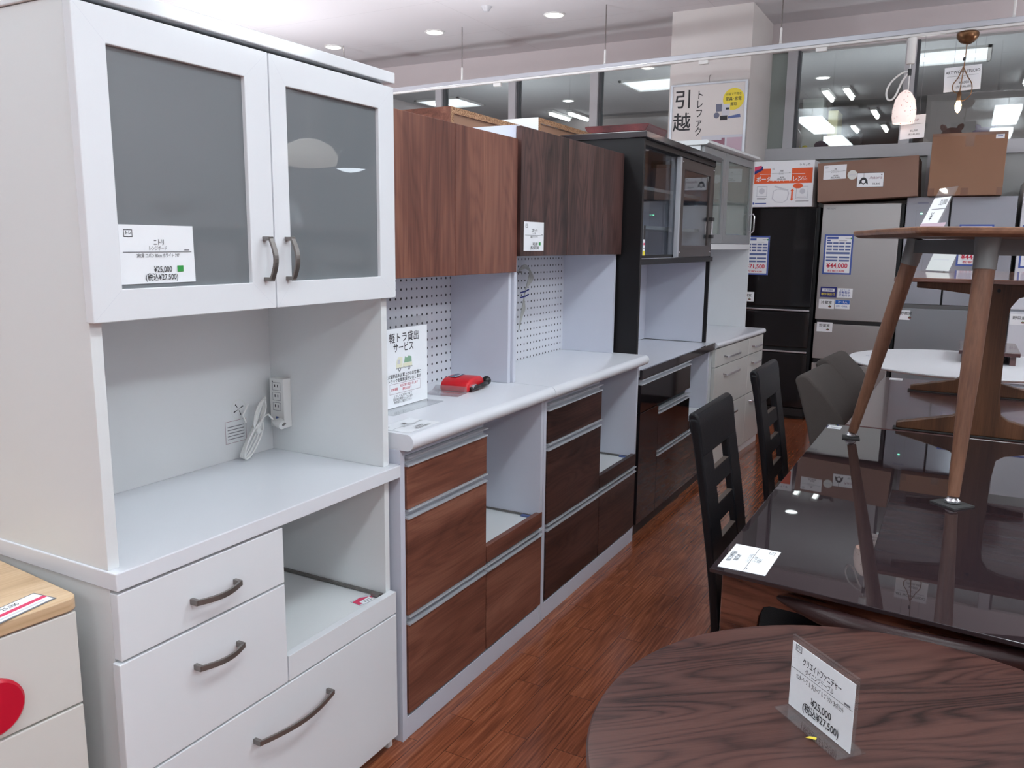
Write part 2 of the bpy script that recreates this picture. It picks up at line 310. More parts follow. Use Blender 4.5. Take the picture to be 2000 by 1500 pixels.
# ---------------------------------------------------------------- mesh helpers
class MB:
    def __init__(s): s.v = []; s.f = []; s.mi = []; s.mats = []
    def mid(s, m):
        if m not in s.mats: s.mats.append(m)
        return s.mats.index(m)
    def add(s, vs, fs, m):
        b = len(s.v); k = s.mid(m); s.v += [tuple(v) for v in vs]
        for f in fs: s.f.append(tuple(b+i for i in f)); s.mi.append(k)
    def box(s, x0, x1, y0, y1, z0, z1, m='white'):
        v = [(x, y, z) for z in (z0, z1) for y in (y0, y1) for x in (x0, x1)]
        s.add(v, [(0, 2, 3, 1), (4, 5, 7, 6), (0, 1, 5, 4), (2, 6, 7, 3), (0, 4, 6, 2), (1, 3, 7, 5)], m); return s
    def prism(s, poly, axis, a, b, m='white'):
        """poly in the two other axes (cyclic order: axis 0 -> (y,z), 1 -> (x,z), 2 -> (x,y))"""
        def P(p, t):
            if axis == 0: return (t, p[0], p[1])
            if axis == 1: return (p[0], t, p[1])
            return (p[0], p[1], t)
        n = len(poly); v = [P(p, a) for p in poly]+[P(p, b) for p in poly]
        f = [tuple(range(n))[::-1], tuple(range(n, 2*n))]+[(i, (i+1) % n, n+(i+1) % n, n+i) for i in range(n)]
        s.add(v, f, m); return s
    def tube(s, pts, r, m='white', n=12, caps=True):
        pts = [Vector(p) for p in pts]; L = len(pts); rr = r if isinstance(r, (list, tuple)) else [r]*L
        v = []; f = []; u = None
        for i, p in enumerate(pts):
            d = (pts[min(i+1, L-1)]-pts[max(i-1, 0)]).normalized()
            if u is None: u = d.orthogonal().normalized()
            else:
                u = (u-d*u.dot(d)); u = u.normalized() if u.length > 1e-6 else d.orthogonal().normalized()
            w = d.cross(u)
            for k in range(n):
                a = 2*math.pi*k/n; v.append(p+(u*math.cos(a)+w*math.sin(a))*rr[i])
        for i in range(L-1):
            for k in range(n):
                f.append((i*n+k, i*n+(k+1) % n, (i+1)*n+(k+1) % n, (i+1)*n+k))
        if caps: f += [tuple(range(n))[::-1], tuple(range((L-1)*n, L*n))]
        s.add(v, f, m); return s
    def sweep(s, pts, up, w, h, m='white'):
        """rectangular bar along pts; w measured along `up`, h across"""
        pts = [Vector(p) for p in pts]; up = Vector(up); L = len(pts); v = []; f = []
        for i, p in enumerate(pts):
            d = (pts[min(i+1, L-1)]-pts[max(i-1, 0)]).normalized(); sd = d.cross(up).normalized()
            for a, b in ((-1, -1), (1, -1), (1, 1), (-1, 1)): v.append(p+up*a*w/2+sd*b*h/2)
        for i in range(L-1):
            for k in range(4): f.append((i*4+k, i*4+(k+1) % 4, (i+1)*4+(k+1) % 4, (i+1)*4+k))
        f += [(3, 2, 1, 0), (L*4-4, L*4-3, L*4-2, L*4-1)]
        s.add(v, f, m); return s
    def lathe(s, prof, c, m='white', n=32):
        v = []; f = []; L = len(prof)
        for r, z in prof:
            for k in range(n):
                a = 2*math.pi*k/n; v.append((c[0]+r*math.cos(a), c[1]+r*math.sin(a), c[2]+z))
        for i in range(L-1):
            for k in range(n): f.append((i*n+k, i*n+(k+1) % n, (i+1)*n+(k+1) % n, (i+1)*n+k))
        if prof[0][0] > 1e-5: f.append(tuple(range(n))[::-1])
        if prof[-1][0] > 1e-5: f.append(tuple(range((L-1)*n, L*n)))
        s.add(v, f, m); return s
    def ball(s, c, r, m='white', n=16, sc=(1, 1, 1)):
        prof = [(max(1e-6, r*math.sin(math.pi*i/10)), -r*math.cos(math.pi*i/10)) for i in range(11)]
        k = len(s.v); s.lathe(prof, (0, 0, 0), m, n)
        s.v[k:] = [(c[0]+x*sc[0], c[1]+y*sc[1], c[2]+z*sc[2]) for x, y, z in s.v[k:]]; return s
    def xf(s, mat):
        s.v = [tuple(mat @ Vector(v)) for v in s.v]; return s
    def build(s, name, parent=None, bevel=0, smooth=False, seg=2, recenter=None):
        v = s.v; loc = None
        if parent is None and recenter is not False:
            xs, ys, zs = zip(*v); loc = Vector(((min(xs)+max(xs))/2, (min(ys)+max(ys))/2, min(zs)))
            v = [tuple(Vector(p)-loc) for p in v]
        me = bpy.data.meshes.new(name); me.from_pydata(v, [], s.f)
        for m in s.mats: me.materials.append(M[m])
        me.polygons.foreach_set('material_index', s.mi)
        bm = bmesh.new(); bm.from_mesh(me)
        bmesh.ops.remove_doubles(bm, verts=bm.verts, dist=1e-6)
        if not getattr(s, 'nonorm', False): bmesh.ops.recalc_face_normals(bm, faces=bm.faces)
        bm.to_mesh(me); bm.free()
        o = bpy.data.objects.new(name, me); COL.objects.link(o)
        if loc is not None: o.location = loc
        if parent is not None: o.parent = parent
        if bevel:
            b = o.modifiers.new('bevel', 'BEVEL'); b.width = bevel; b.segments = seg; b.limit_method = 'ANGLE'; b.angle_limit = math.radians(40)
            b.harden_normals = False
        if smooth:
            me.polygons.foreach_set('use_smooth', [True]*len(me.polygons))
            if smooth != 'all':
                bm = bmesh.new(); bm.from_mesh(me)
                for e in bm.edges:
                    if len(e.link_faces) == 2 and e.calc_face_angle(0) > math.radians(38): e.smooth = False
                bm.to_mesh(me); bm.free()
        return o
def sm(pts, k=4):
    P = [Vector(p) for p in pts]; out = []
    for i in range(len(P)-1):
        a = P[max(0, i-1)]; b = P[i]; c = P[i+1]; d = P[min(len(P)-1, i+2)]
        for j in range(k):
            t = j/k; out.append(.5*((2*b)+(c-a)*t+(2*a-5*b+4*c-d)*t*t+(3*b-a-3*c+d)*t**3))
    return out+[P[-1]]
def tag(o, label=None, cat=None, group=None, kind=None):
    if label: o['label'] = label
    if cat: o['category'] = cat
    if group: o['group'] = group
    if kind: o['kind'] = kind
    return o
def thing(name, loc, rz, label, cat, group=None):
    o = bpy.data.objects.new(name, None); COL.objects.link(o); o.location = loc; o.rotation_euler = (0, 0, rz); o.empty_display_size = .1
    return tag(o, label, cat, group)
def struct(name, mb, **k): return tag(mb.build(name, **k), kind='structure')
def copy_tree(o, parent=None):
    c = o.copy(); COL.objects.link(c); c.parent = parent
    for ch in [x for x in bpy.data.objects if x.parent == o]: copy_tree(ch, c)
    return c
_tc = {}
def text_geo(t, bold=0):
    if (t, bold) in _tc: return _tc[(t, bold)]
    cu = bpy.data.curves.new('lettering', 'FONT'); cu.body = t; cu.size = 1; cu.resolution_u = 3; cu.offset = bold
    cu.align_x = 'CENTER'; cu.align_y = 'CENTER'
    ob = bpy.data.objects.new('lettering', cu); COL.objects.link(ob)
    me = bpy.data.meshes.new_from_object(ob.evaluated_get(bpy.context.evaluated_depsgraph_get()))
    r = ([tuple(v.co) for v in me.vertices], [tuple(p.vertices) for p in me.polygons])
    bpy.data.objects.remove(ob); bpy.data.meshes.remove(me); bpy.data.curves.remove(cu)
    _tc[(t, bold)] = r; return r
def decorate(mb, fr, items, off=.0003):
    """flat print on a surface. fr=(origin, right, up); items:
    ('t', text, cx, cy, size, mat[, xscale[, bold]]) ('r', x0,y0,x1,y1, mat) ('c', cx,cy,r, mat[, ry]) ('p', [(x,y)..], mat)"""
    o, r, u = (Vector(q) for q in fr); n = r.cross(u).normalized()
    for k, it in enumerate(items):
        h = off*(1+.25*k) if it[0] != 't' else off*(1.6+.25*k)
        P = lambda x, y: o+r*x+u*y+n*h
        if it[0] == 'r':
            _, a, b, c, d, m = it; mb.add([P(a, b), P(c, b), P(c, d), P(a, d)], [(0, 1, 2, 3)], m)
        elif it[0] == 'f':      # outline rectangle
            _, a, b, c, d, t, m = it
            for q in ((a, b, c, b+t), (a, d-t, c, d), (a, b, a+t, d), (c-t, b, c, d)):
                mb.add([P(q[0], q[1]), P(q[2], q[1]), P(q[2], q[3]), P(q[0], q[3])], [(0, 1, 2, 3)], m)
        elif it[0] == 'c':
            ry = it[5] if len(it) > 5 else it[3]
            mb.add([P(it[1]+it[3]*math.cos(a*math.pi/14), it[2]+ry*math.sin(a*math.pi/14)) for a in range(28)], [tuple(range(28))], it[4])
        elif it[0] == 'p':
            mb.add([P(*q) for q in it[1]], [tuple(range(len(it[1])))], it[2])
        elif it[0] == 't':
            xs = it[6] if len(it) > 6 else 1; bold = it[7] if len(it) > 7 else 0
            vs, fs = text_geo(it[1], bold)
            if vs: mb.add([P(it[2]+v[0]*it[4]*xs, it[3]+v[1]*it[4]) for v in vs], fs, it[5])
FX = ((0, 1, 0), (0, 0, 1))        # a face that looks to +X: right=+Y, up=+Z
FY = ((1, 0, 0), (0, 0, 1))        # a face that looks to -Y: right=+X
def card(name, label, cat, o, r, u, w, h, items, group=None, mat='paper', thick=.0008, gap=.0004):
    o = Vector(o); r = Vector(r).normalized(); u = Vector(u).normalized(); n = r.cross(u)
    mb = MB(); vs = [o+n*g+r*a+u*b for g in (gap, gap+thick) for a, b in ((0, 0), (w, 0), (w, h), (0, h))]
    mb.add(vs, [(3, 2, 1, 0), (4, 5, 6, 7), (0, 1, 5, 4), (1, 2, 6, 5), (2, 3, 7, 6), (3, 0, 4, 7)], mat)
    mb.nonorm = True
    decorate(mb, (o+n*(gap+thick), r, u), items)
    ob = mb.build(name); return tag(ob, label, cat, group)
def logo(x, y, s):
    return [('f', x-s*.5, y-s*.4, x+s*.5, y+s*.35, s*.07, 'ink'), ('t', 'トレ', x, y, s*.45, 'ink', .8, .02)]
def pricetag(w, h, l1, l2, l3, p1, p2, green=False, s=1.0):
    it = logo(w*.13, h*.86, w*.11)
    it += [('t', l1, w*.52, h*.70, h*.125*s, 'ink', .62, .008), ('t', l2, w*.50, h*.60, h*.085*s, 'ink', .75),
           ('r', w*.05, h*.535, w*.96, h*.545, 'ink'), ('t', l3, w*.5, h*.475, h*.085*s, 'ink', .72), ('r', w*.86, h*.565, w*.93, h*.585, 'inkgrey'),
           ('t', p1, w*.55, h*.235, h*.14*s, 'ink', .82, .006), ('t', p2, w*.53, h*.10, h*.14*s, 'ink', .82, .006)]
    if green: it.append(('r', w*.745, h*.19, w*.83, h*.30, 'green'))
    return it

# ---------------------------------------------------------------- room
CZ = 3.12; WY = 7.2
struct('floor', MB().box(-6.5, 4.0, -3.6, 17, -.1, 0, 'floor'), recenter=False)
struct('ceiling', MB().box(-6.5, 4.0, -3.6, WY+.05, CZ, CZ+.1, 'ceil'), recenter=False)
struct('wall_left', MB().box(-6.6, -6.5, -3.6, 17, 0, CZ, 'wall'))
struct('wall_right', MB().box(4.0, 4.1, -3.6, 17, 0, CZ, 'wall'))
struct('wall_front', MB().box(-6.5, 4.0, -3.7, -3.6, 0, CZ, 'wall'))
wb = MB().box(-6.5, 4.0, WY, WY+.12, 2.90, CZ, 'wall')
wb.box(-6.5, 4.0, WY+.02, WY+.1, 0, 2.04, 'backpanel')
struct('wall_back', wb)
struct('wall_pillar', MB().box(-2.15, -1.53, 6.5, WY+.1, 0, CZ, 'pillar'))
# glazing band
mx = [-5.67, -4.82, -3.98, -3.13, -2.25, -1.396, -.528, .355, 1.22, 2.08, 2.95, 3.8]
sill = MB().box(-6.5, 4.0, WY-.015, WY+.40, 2.04, 2.14, 'frame')
struct('trim_sill', sill, bevel=.004)
for i in range(len(mx)-1):
    fr = MB().box(mx[i], mx[i]+.075, WY-.01, WY+.09, 2.14, 2.90, 'frame').box(mx[i]+.075, mx[i]+.095, WY+.02, WY+.09, 2.14, 2.90, 'framedark')  # darker grey strip down one side of each mullion
    a = mx[i]+.08; b = mx[i+1]
    w = struct('window_%d' % (i+1), fr)
    g = MB().box(a-w.location.x, b-w.location.x, WY+.045-w.location.y, WY+.051-w.location.y, 2.14-w.location.z, 2.90-w.location.z, 'frostwin' if abs(mx[i]+2.25) < .01 else 'windowglass')
    g.build('pane', w)
struct('trim_mullion', MB().box(-.31, -.268, WY-.05, WY-.012, 1.2, 2.04, 'frame'))
# shop behind the glass
struct('ceiling_far', MB().box(-6.5, 4.0, WY+.12, 17, CZ, CZ+.1, 'farceil'), recenter=False)
fw = MB().box(-6.5, -1.62, 11.2, 11.35, 0, CZ, 'farwall').box(-.55, 4.0, 11.2, 11.35, 0, CZ, 'farwall')
struct('wall_far', fw)
struct('wall_far_end', MB().box(-6.5, 4.0, 16.9, 17, 0, CZ, 'farwall'))
struct('trim_column', MB().box(-1.9, -1.66, 10.9, 11.19, 0, CZ, 'backpanel'))
struct('trim_yellow_lit_column', MB().box(-1.61, -1.5, 11.0, 11.4, 0, CZ-.14, 'yellowlit'))  # yellow light on this column is put into its cream colour
def ceil_light(kind, x, y, label, group, far=False):
    if kind == 'square':
        t = thing('ceiling_light', (x, y, CZ), 0, label, 'ceiling light', group)
        f = MB(); s = .33
        for a in ((-s, s, -s, -s+.03), (-s, s, s-.03, s), (-s, -s+.03, -s, s), (s-.03, s, -s, s)): f.box(*a, -.02, -.0005, 'whiteplastic')
        f.build('frame', t)
        MB().box(-s+.03, s-.03, -s+.03, s-.03, -.006, -.002, 'reflector').build('reflector', t)
        for a in (-.21, -.08, .08, .21): MB().ball((a, 0, -.018), .045, 'farpanel', sc=(1, 1.6, .25)).build('bulb', t, smooth=True)
    elif kind == 'box':
        t = thing('ceiling_light', (x, y, CZ), 0, label, 'ceiling light', group)
        hz = .12
        MB().tube([(0, -.5, -.0005), (0, -.5, -hz)], .005, 'whiteplastic', 8).build('hanging_rod', t)
        MB().tube([(0, .5, -.0005), (0, .5, -hz)], .005, 'whiteplastic', 8).build('hanging_rod', t)
        MB().box(-.14, .14, -.62, .62, -hz-.08, -hz-.0005, 'panel').build('diffuser', t, bevel=.01)
    elif kind == 'round':
        t = thing('downlight', (x, y, CZ), 0, label, 'ceiling light', group)
        MB().lathe([(.072, 0), (.085, 0), (.086, -.006), (.07, -.009), (.066, -.002)], (0, 0, -.0005), 'whiteplastic').build('ring', t, smooth=True)
        MB().lathe([(.066, -.004), (.03, -.012), (.001, -.014)], (0, 0, -.001), 'farpanel' if far else 'downlight').build('diffuser', t, smooth=True)
    else:
        t = thing('tube_light', (x, y, CZ), 0, label, 'ceiling light', group)
        MB().box(-.04, .04, -.32, .32, -.03, -.0005, 'whiteplastic').build('housing', t)
        MB().tube([(0, -.3, -.045), (0, .3, -.045)], .022, 'fartube').build('tube', t, smooth=True)
for x, xn in ((-3.6, 'behind the cupboard row'), (-1.9, 'over the cupboard row'), (.3, 'over the aisle'), (2.5, 'over the right side')):  # unseen boxed lights, added to light the room and its ceiling
    for y, yn in ((-2.2, 'at the back of the room'), (.3, 'above the camera'), (2.4, 'ahead of the camera')):
        if (x, y) in ((-3.6, .3), (-1.9, -2.2)): continue
        ceil_light('box', x, y, 'long boxed ceiling light %s, %s' % (xn, yn), 'boxed lights over the display floor')
ceil_light('box', 2.6, 4.9, 'long boxed ceiling light at the far right, near the fridges', 'boxed lights over the display floor')
def added_uplighter(x, y, z, watt, label):  # unseen torch lamp, added only to brighten the ceiling above it
    t = thing('added_uplight', (x, y, 0), 0, label, 'floor lamp', 'torch floor lamps')
    MB().lathe([(.14, 0), (.14, .012), (.03, .03), (.012, .05)], (0, 0, 0), 'bracket', 32).build('base', t, smooth=True)
    MB().tube([(0, 0, .04), (0, 0, z-.09)], .012, 'bracket', 12).build('pole', t, smooth=True)
    MB().lathe([(.02, -.10), (.09, -.07), (.155, -.01), (.17, .03), (.165, .03), (.15, -.008), (.085, -.06), (.015, -.088)], (0, 0, z), 'whiteplastic', 32).build('lamp_shade', t, smooth=True)
    MB().lathe([(.02, -.085), (.03, -.06), (.02, -.03), (.001, -.02)], (0, 0, z), 'bulbwhite', 16).build('bulb', t, smooth=True)
    l = bpy.data.lights.new('ceiling_fill_light', 'AREA'); l.shape = 'DISK'; l.size = .26; l.energy = watt; l.color = (.93, .95, 1)
    lo = bpy.data.objects.new('ceiling_fill_light', l); COL.objects.link(lo); lo.parent = t; lo.location = (0, 0, z+.012); lo.rotation_euler = (math.pi, 0, 0)
for x, y, z, wt_, lb in ((-2.9, 2.9, 1.7, 5, 'nearest, behind the walnut counter'), (-4.6, 3.2, 1.7, 9, 'far left, behind the walnut counter'), (-3.1, 4.8, 1.75, 13, 'behind the black cupboard'), (-5.2, 5.0, 1.7, 16, 'in the far left corner'),
                         (2.3, 3.9, 1.6, 16, 'right of the stacked tables'), (1.9, 6.3, 1.6, 12, 'right of the fridges'), (-2.4, .2, 1.6, 6, 'behind the white glass-door cupboard'),
                         (-4.6, 8.4, 1.9, 9, 'left behind the glazed wall'), (-2.4, 8.6, 1.9, 9, 'behind the glazed wall and pillar'), (-.5, 8.6, 1.9, 9, 'behind the glazed wall and fridges'), (1.4, 8.6, 1.9, 9, 'right behind the glazed wall')):
    added_uplighter(x, y, z, wt_, 'torch floor lamp shining up, ' + lb)
for (x, y), lb in zip(((-5.31, 6.234), (-4.154, 6.191), (-2.998, 6.151)), ('round downlight partly hidden behind the top of the white cupboard', 'round downlight between the first two hanging rods', 'round downlight nearest the pillar')):
    ceil_light('round', x, y, lb, 'downlights in the white ceiling')
tag(MB().lathe([(.001, -.04), (.02, -.035), (.035, -.012), (.045, 0)], (-3.372, 5.732, CZ), 'frame').build('smoke_detector', smooth=True), 'small round detector on the white ceiling above the rail', 'detector')
for x, y in ((-6.0, 9.29), (-3.19, 9.19), (-.28, 9.03), (2.4, 9.1)):
    ceil_light('square', x, y, 'square recessed light behind the glass, ' + {-6.0: 'farthest left', -3.19: 'beside the pillar and poster', -.28: 'above the filament pendant', 2.4: 'outside the picture'}[x], 'square lights behind the glass', True)
for x, y in ((-4.55, 9.78), (-1.49, 9.6)):
    ceil_light('round', x, y, 'round downlight behind the glass, ' + ('left of the poster' if x < -3 else 'right of the pillar'), 'round lights behind the glass', True)
TN = ('left one of the pair left of the poster', 'right one of the pair left of the poster', 'left one of the pair right of the pillar', 'right one of the pair right of the pillar', 'large and bright in the far passage', 'left one deep in the far passage', 'right one deep in the far passage', 'left one at the right edge', 'right one at the right edge')
for (x, y), tn in zip(((-5.1, 10.7), (-4.86, 10.8), (-1.56, 10.55), (-1.33, 10.5), (-1.2, 12.2), (-1.6, 13.6), (-1.2, 13.7), (.42, 10.4), (.62, 10.4)), TN):
    ceil_light('tube', x, y, 'fluorescent tube behind the glass, ' + tn, 'tubes behind the glass', True)
# hanging rail
ra = Vector((-5.6, 6.273, 2.67)); rb_ = Vector((3.2, 5.72, 2.67)); rd = (rb_-ra).normalized()
def rail_at(x): return ra+rd*((x-ra.x)/rd.x)
rail = thing('lighting_rail', ra, 0, 'long aluminium rail hanging from the ceiling on thin rods', 'rail')
L = (rb_-ra).length; Rm = Matrix.Rotation(math.atan2(rd.y, rd.x), 4, 'Z')
MB().box(0, L, -.022, .022, -.012, .022, 'alu').xf(Rm).build('profile', rail, bevel=.003)
MB().box(0, L, -.018, .018, -.028, -.0125, 'whiteplastic').xf(Rm).build('track', rail, bevel=.002)
for x in (-5.2, -3.86, -2.53, -1.22, .13, 1.5):
    p = rail_at(x)-ra
    MB().tube([(p.x, p.y, .024), (p.x, p.y, CZ-2.67)], .004, 'greyhandle', 8).lathe([(.012, .022), (.012, .03), (.008, .034), (.008, .12), (.004, .13)], (p.x, p.y, 0), 'whiteplastic', 12).build('hanging_rod', rail)
for x in (-3.5, -1.75, -.95):
    p = rail_at(x)-ra
    MB().box(p.x-.035, p.x+.035, p.y-.015, p.y+.015, -.055, -.0285, 'whiteplastic').build('track_clip', rail, bevel=.003)

# ---------------------------------------------------------------- cupboards
def handle_strip(parent, y0, y1, z, d=0.0):
    pr = [(-.022, z), (.005, z), (.006, z-.0035), (-.012, z-.005), (-.013, z-.018), (.004, z-.021), (.005, z-.025), (-.022, z-.025)]
    return MB().prism([(a+d, b) for a, b in pr], 1, y0, y1, 'alu').build('handle', parent, smooth=True)
def arch_handle(parent, a, b, out, mat='greyhandle', w=.0115, name='handle', up=(0, 0, 1), bulge=.012):
    """bow handle between surface points a and b standing out from the face by `out` along +X"""
    a = Vector(a); b = Vector(b); X = Vector((1, 0, 0)); mb = MB(); pts = []
    for i in range(13):
        t = i/12; pts.append(a.lerp(b, t)+X*(out*.72+bulge*math.sin(math.pi*t)))
    mb.sweep(pts, up, w, .005, mat)
    d = (b-a).normalized()
    for p, q in ((a, 1), (b, -1)):
        mb.sweep([p, p+X*(out*.72+.002)], up, w, .008, mat)
    return mb.build(name, parent, bevel=.001)
def door_frame(y0, y1, z0, z1, hy0, hy1, hz0, hz1, x0, x1, mat):
    mb = MB()
    o = [(y0, z0), (y1, z0), (y1, z1), (y0, z1)]; i = [(hy0, hz0), (hy1, hz0), (hy1, hz1), (hy0, hz1)]
    v = [(x, *p) for x in (x0, x1) for p in o+i]; f = []
    for k in range(4):
        j = (k+1) % 4
        f += [(k, k+4, j+4, j), (8+k, 8+j, 12+j, 12+k), (k, j, 8+j, 8+k), (k+4, 12+k, 12+j, j+4)]
    mb.add(v, f, mat); return mb

# --- white glass-door range cupboard (foreground)
c1 = thing('range_cupboard', (-1.22, .84, 0), 0, 'tall white range cupboard with two glass doors and curved grey handles, nearest the camera', 'cupboard')
D = -.45
b = MB().box(D, -.021, 0, .018, 0, .752).box(D, -.021, .772, .79, 0, .752).box(D, D+.008, .018, .772, .04, .752).box(D, -.05, .018, .772, .04, .055)
b.box(D, -.021, .385, .398, .39, .752).box(-.06, -.045, .018, .772, 0, .04).box(D, -.021, .018, .772, .383, .389)
b.build('base_body', c1, bevel=.001)
MB().box(D, .003, -.003, .811, .752, .785, 'whitetop').build('worktop', c1, bevel=.002)
u = MB().box(D, -.021, 0, .022, .785, 1.715).box(D, -.021, .770, .792, .785, 1.715).box(-.405, -.397, .022, .770, .785, 1.715, 'white')
u.box(-.397, -.021, .022, .770, 1.225, 1.243).box(-.397, -.06, .022, .770, 1.455, 1.47)
u.build('upper_body', c1, bevel=.001)
MB().box(D, .001, -.003, .808, 1.716, 1.741, 'whitegloss').build('top_board', c1, bevel=.002)
for k, (y0, y1, h0, h1, hy) in enumerate(((-.006, .3985, .050, .337, .372), (.4015, .803, .446, .744, .433))):
    d = door_frame(y0, y1, 1.213, 1.707, h0, h1, 1.266, 1.652, -.020, 0, 'whitegloss').build('glass_door', c1, bevel=.0015)
    MB().box(-.014, -.009, h0-.004, h1+.004, 1.262, 1.656, 'frost').build('pane', d)
    for (ya, za), (yb, zb) in (((y0, 1.213), (h0, 1.266)), ((y1, 1.213), (h1, 1.266)), ((y0, 1.707), (h0, 1.652)), ((y1, 1.707), (h1, 1.652))):
        mt = MB(); dd = Vector((0, yb-ya, zb-za)).normalized(); nn = Vector((0, -dd.z, dd.y))*.0002; a_ = Vector((.0002, ya, za))+dd*.004; b_ = Vector((.0002, yb, zb))-dd*.003
        mt.add([a_-nn, b_-nn, b_+nn, a_+nn], [(0, 1, 2, 3)], 'palegrey'); mt.build('mitre_joint', d)
    arch_handle(d, (0, hy, 1.272), (0, hy, 1.352), .024, up=(0, 1, 0))
def drawer(par, y0, y1, z0, z1, mat, x0=-.02, x1=0, name='drawer', bevel=.0015):
    return MB().box(x0, x1, y0, y1, z0, z1, mat).build(name, par, bevel=bevel)
d = drawer(c1, -.001, .392, .623, .746, 'whitegloss'); arch_handle(d, (0, .150, .676), (0, .255, .676), .024, bulge=.014)
d = drawer(c1, -.006, .392, .391, .618, 'whitegloss'); arch_handle(d, (0, .150, .543), (0, .255, .543), .024, bulge=.014)
d = drawer(c1, -.006, .788, .038, .386, 'whitegloss'); arch_handle(d, (0, .288, .308), (0, .515, .308), .026, bulge=.02)
t = MB().box(-.02, 0, .396, .787, .391, .449, 'whitegloss').box(-.42, -.0205, .402, .764, .424, .436, 'white')
t.build('sliding_tray', c1, bevel=.001)
MB().box(-.40, -.03, .7645, .7715, .437, .444, 'greyhandle').box(-.055, -.03, .752, .7645, .437, .446, 'greyhandle').build('runner', c1)
# power strip and its cord
ps = MB().box(-.375, -.325, .742, .7695, .855, .987, 'whiteplastic')
decorate(ps, ((-.375, .742, .855), (1, 0, 0), (0, 0, 1)), [it for z in (.112, .085, .058) for it in (('f', .011, z-.012, .039, z+.01, .001, 'inkgrey'), ('r', .018, z-.003, .021, z+.004, 'ink'), ('r', .028, z-.003, .031, z+.004, 'ink'))]+[('c', .012, .124, .002, 'ink'), ('r', .02, .02, .03, .03, 'bluebar')])
ps.build('power_strip', c1, bevel=.002)
cd = MB()
def loop_(c, ax, a, b, x, k, n=20):
    ax = Vector((0, *ax)).normalized(); pr_ = Vector((0, -ax.z, ax.y)); c = Vector((x, *c))
    return [c+ax*a*math.cos(2*math.pi*i/n+k)+pr_*b*math.sin(2*math.pi*i/n+k)+Vector((.006*math.sin(2*math.pi*i/n), 0, 0)) for i in range(n+1)]
for k in range(4): cd.tube(loop_((.660+.003*k, .833), (.5, .62), .048+.002*k, .010+.004*k, -.375+.004*k, .3), .0026, 'whiteplastic', 8)
for k in range(3): cd.tube(loop_((.700-.004*k, .898), (.42, .75), .046-.003*k, .011+.005*k, -.37+.004*k, .3), .0026, 'whiteplastic', 8)
cd.tube([(-.372, .678, .872), (-.364, .69, .85)], .008, 'whiteplastic', 10)
cd.tube([(-.366, .685, .86), (-.36, .70, .89), (-.355, .715, .895), (-.35, .725, .88)], .0026, 'whiteplastic', 8)
cd.tube([(-.375, .665, .93), (-.385, .655, .90), (-.38, .66, .88)], .0026, 'whiteplastic', 8)
cd.tube([(-.36, .74, .87), (-.33, .728, .872), (-.315, .725, .868)], [.006, .014, .012], 'whiteplastic', 12)
cd.tube([(-.315, .725, .868), (-.306, .724, .874)], .003, 'greyhandle', 8)
cd.build('cord', c1, smooth=True)
g = MB(); decorate(g, ((-.397, .60, .79), (0, 1, 0), (0, 0, 1)), [('c', .052, .125, .026, 'paperd'), ('c', .052, .125, .0235, 'white')]+[('p', [(.052, .125), (.052+.018*math.cos(a), .125+.018*math.sin(a)), (.052+.017*math.cos(a+.22), .125+.017*math.sin(a+.22))], 'ink') for a in (.3, 2.1, 3.4, 5.0)]+[('f', .005, .04, .075, .098, .001, 'mauved')]+[('r', .012, .05+.008*k, .068, .052+.008*k, 'inkgrey') for k in range(5)])
g.build('cable_hole_and_notice', c1)
# plug in the lower opening
MB().tube([(-.44, .42, .66), (-.40, .435, .69), (-.38, .45, .72), (-.372, .44, .735)], .003, 'whiteplastic', 8).tube([(-.41, .43, .66), (-.39, .445, .70), (-.38, .46, .73)], .003, 'whiteplastic', 8).box(-.39, -.37, .45, .475, .69, .715, 'whiteplastic').tube([(-.38, .462, .715), (-.38, .462, .752)], .004, 'whiteplastic', 8).build('socket', c1)
card('price_tag', 'white price tag stuck on the left glass door of the white cupboard', 'price tag', (-1.2285, .893, 1.273), (0, 1, .0), (0, -.012, 1), .153, .099,
     pricetag(.153, .099, 'ニトリ', 'レンジボード', '2枚扉 コパン 80cm ホワイト 297', '¥25,000', '(税込¥27,500)', True))
card('pink_sticker', 'small pink and white sticker on the sliding tray of the white cupboard', 'sticker', (-1.262, 1.535, .4362), (.12, 1, 0), (-1, .12, 0), .055, .038,
     [('p', [(0, .006), (0, .03), (.03, .036), (.055, .02), (.05, .004)], 'pink'), ('p', [(.012, .0), (.05, .001), (.05, .022), (.012, .018)], 'paper'), ('r', .02, .005, .045, .008, 'inkgrey'), ('r', .02, .012, .045, .014, 'inkgrey')], mat='palegrey')

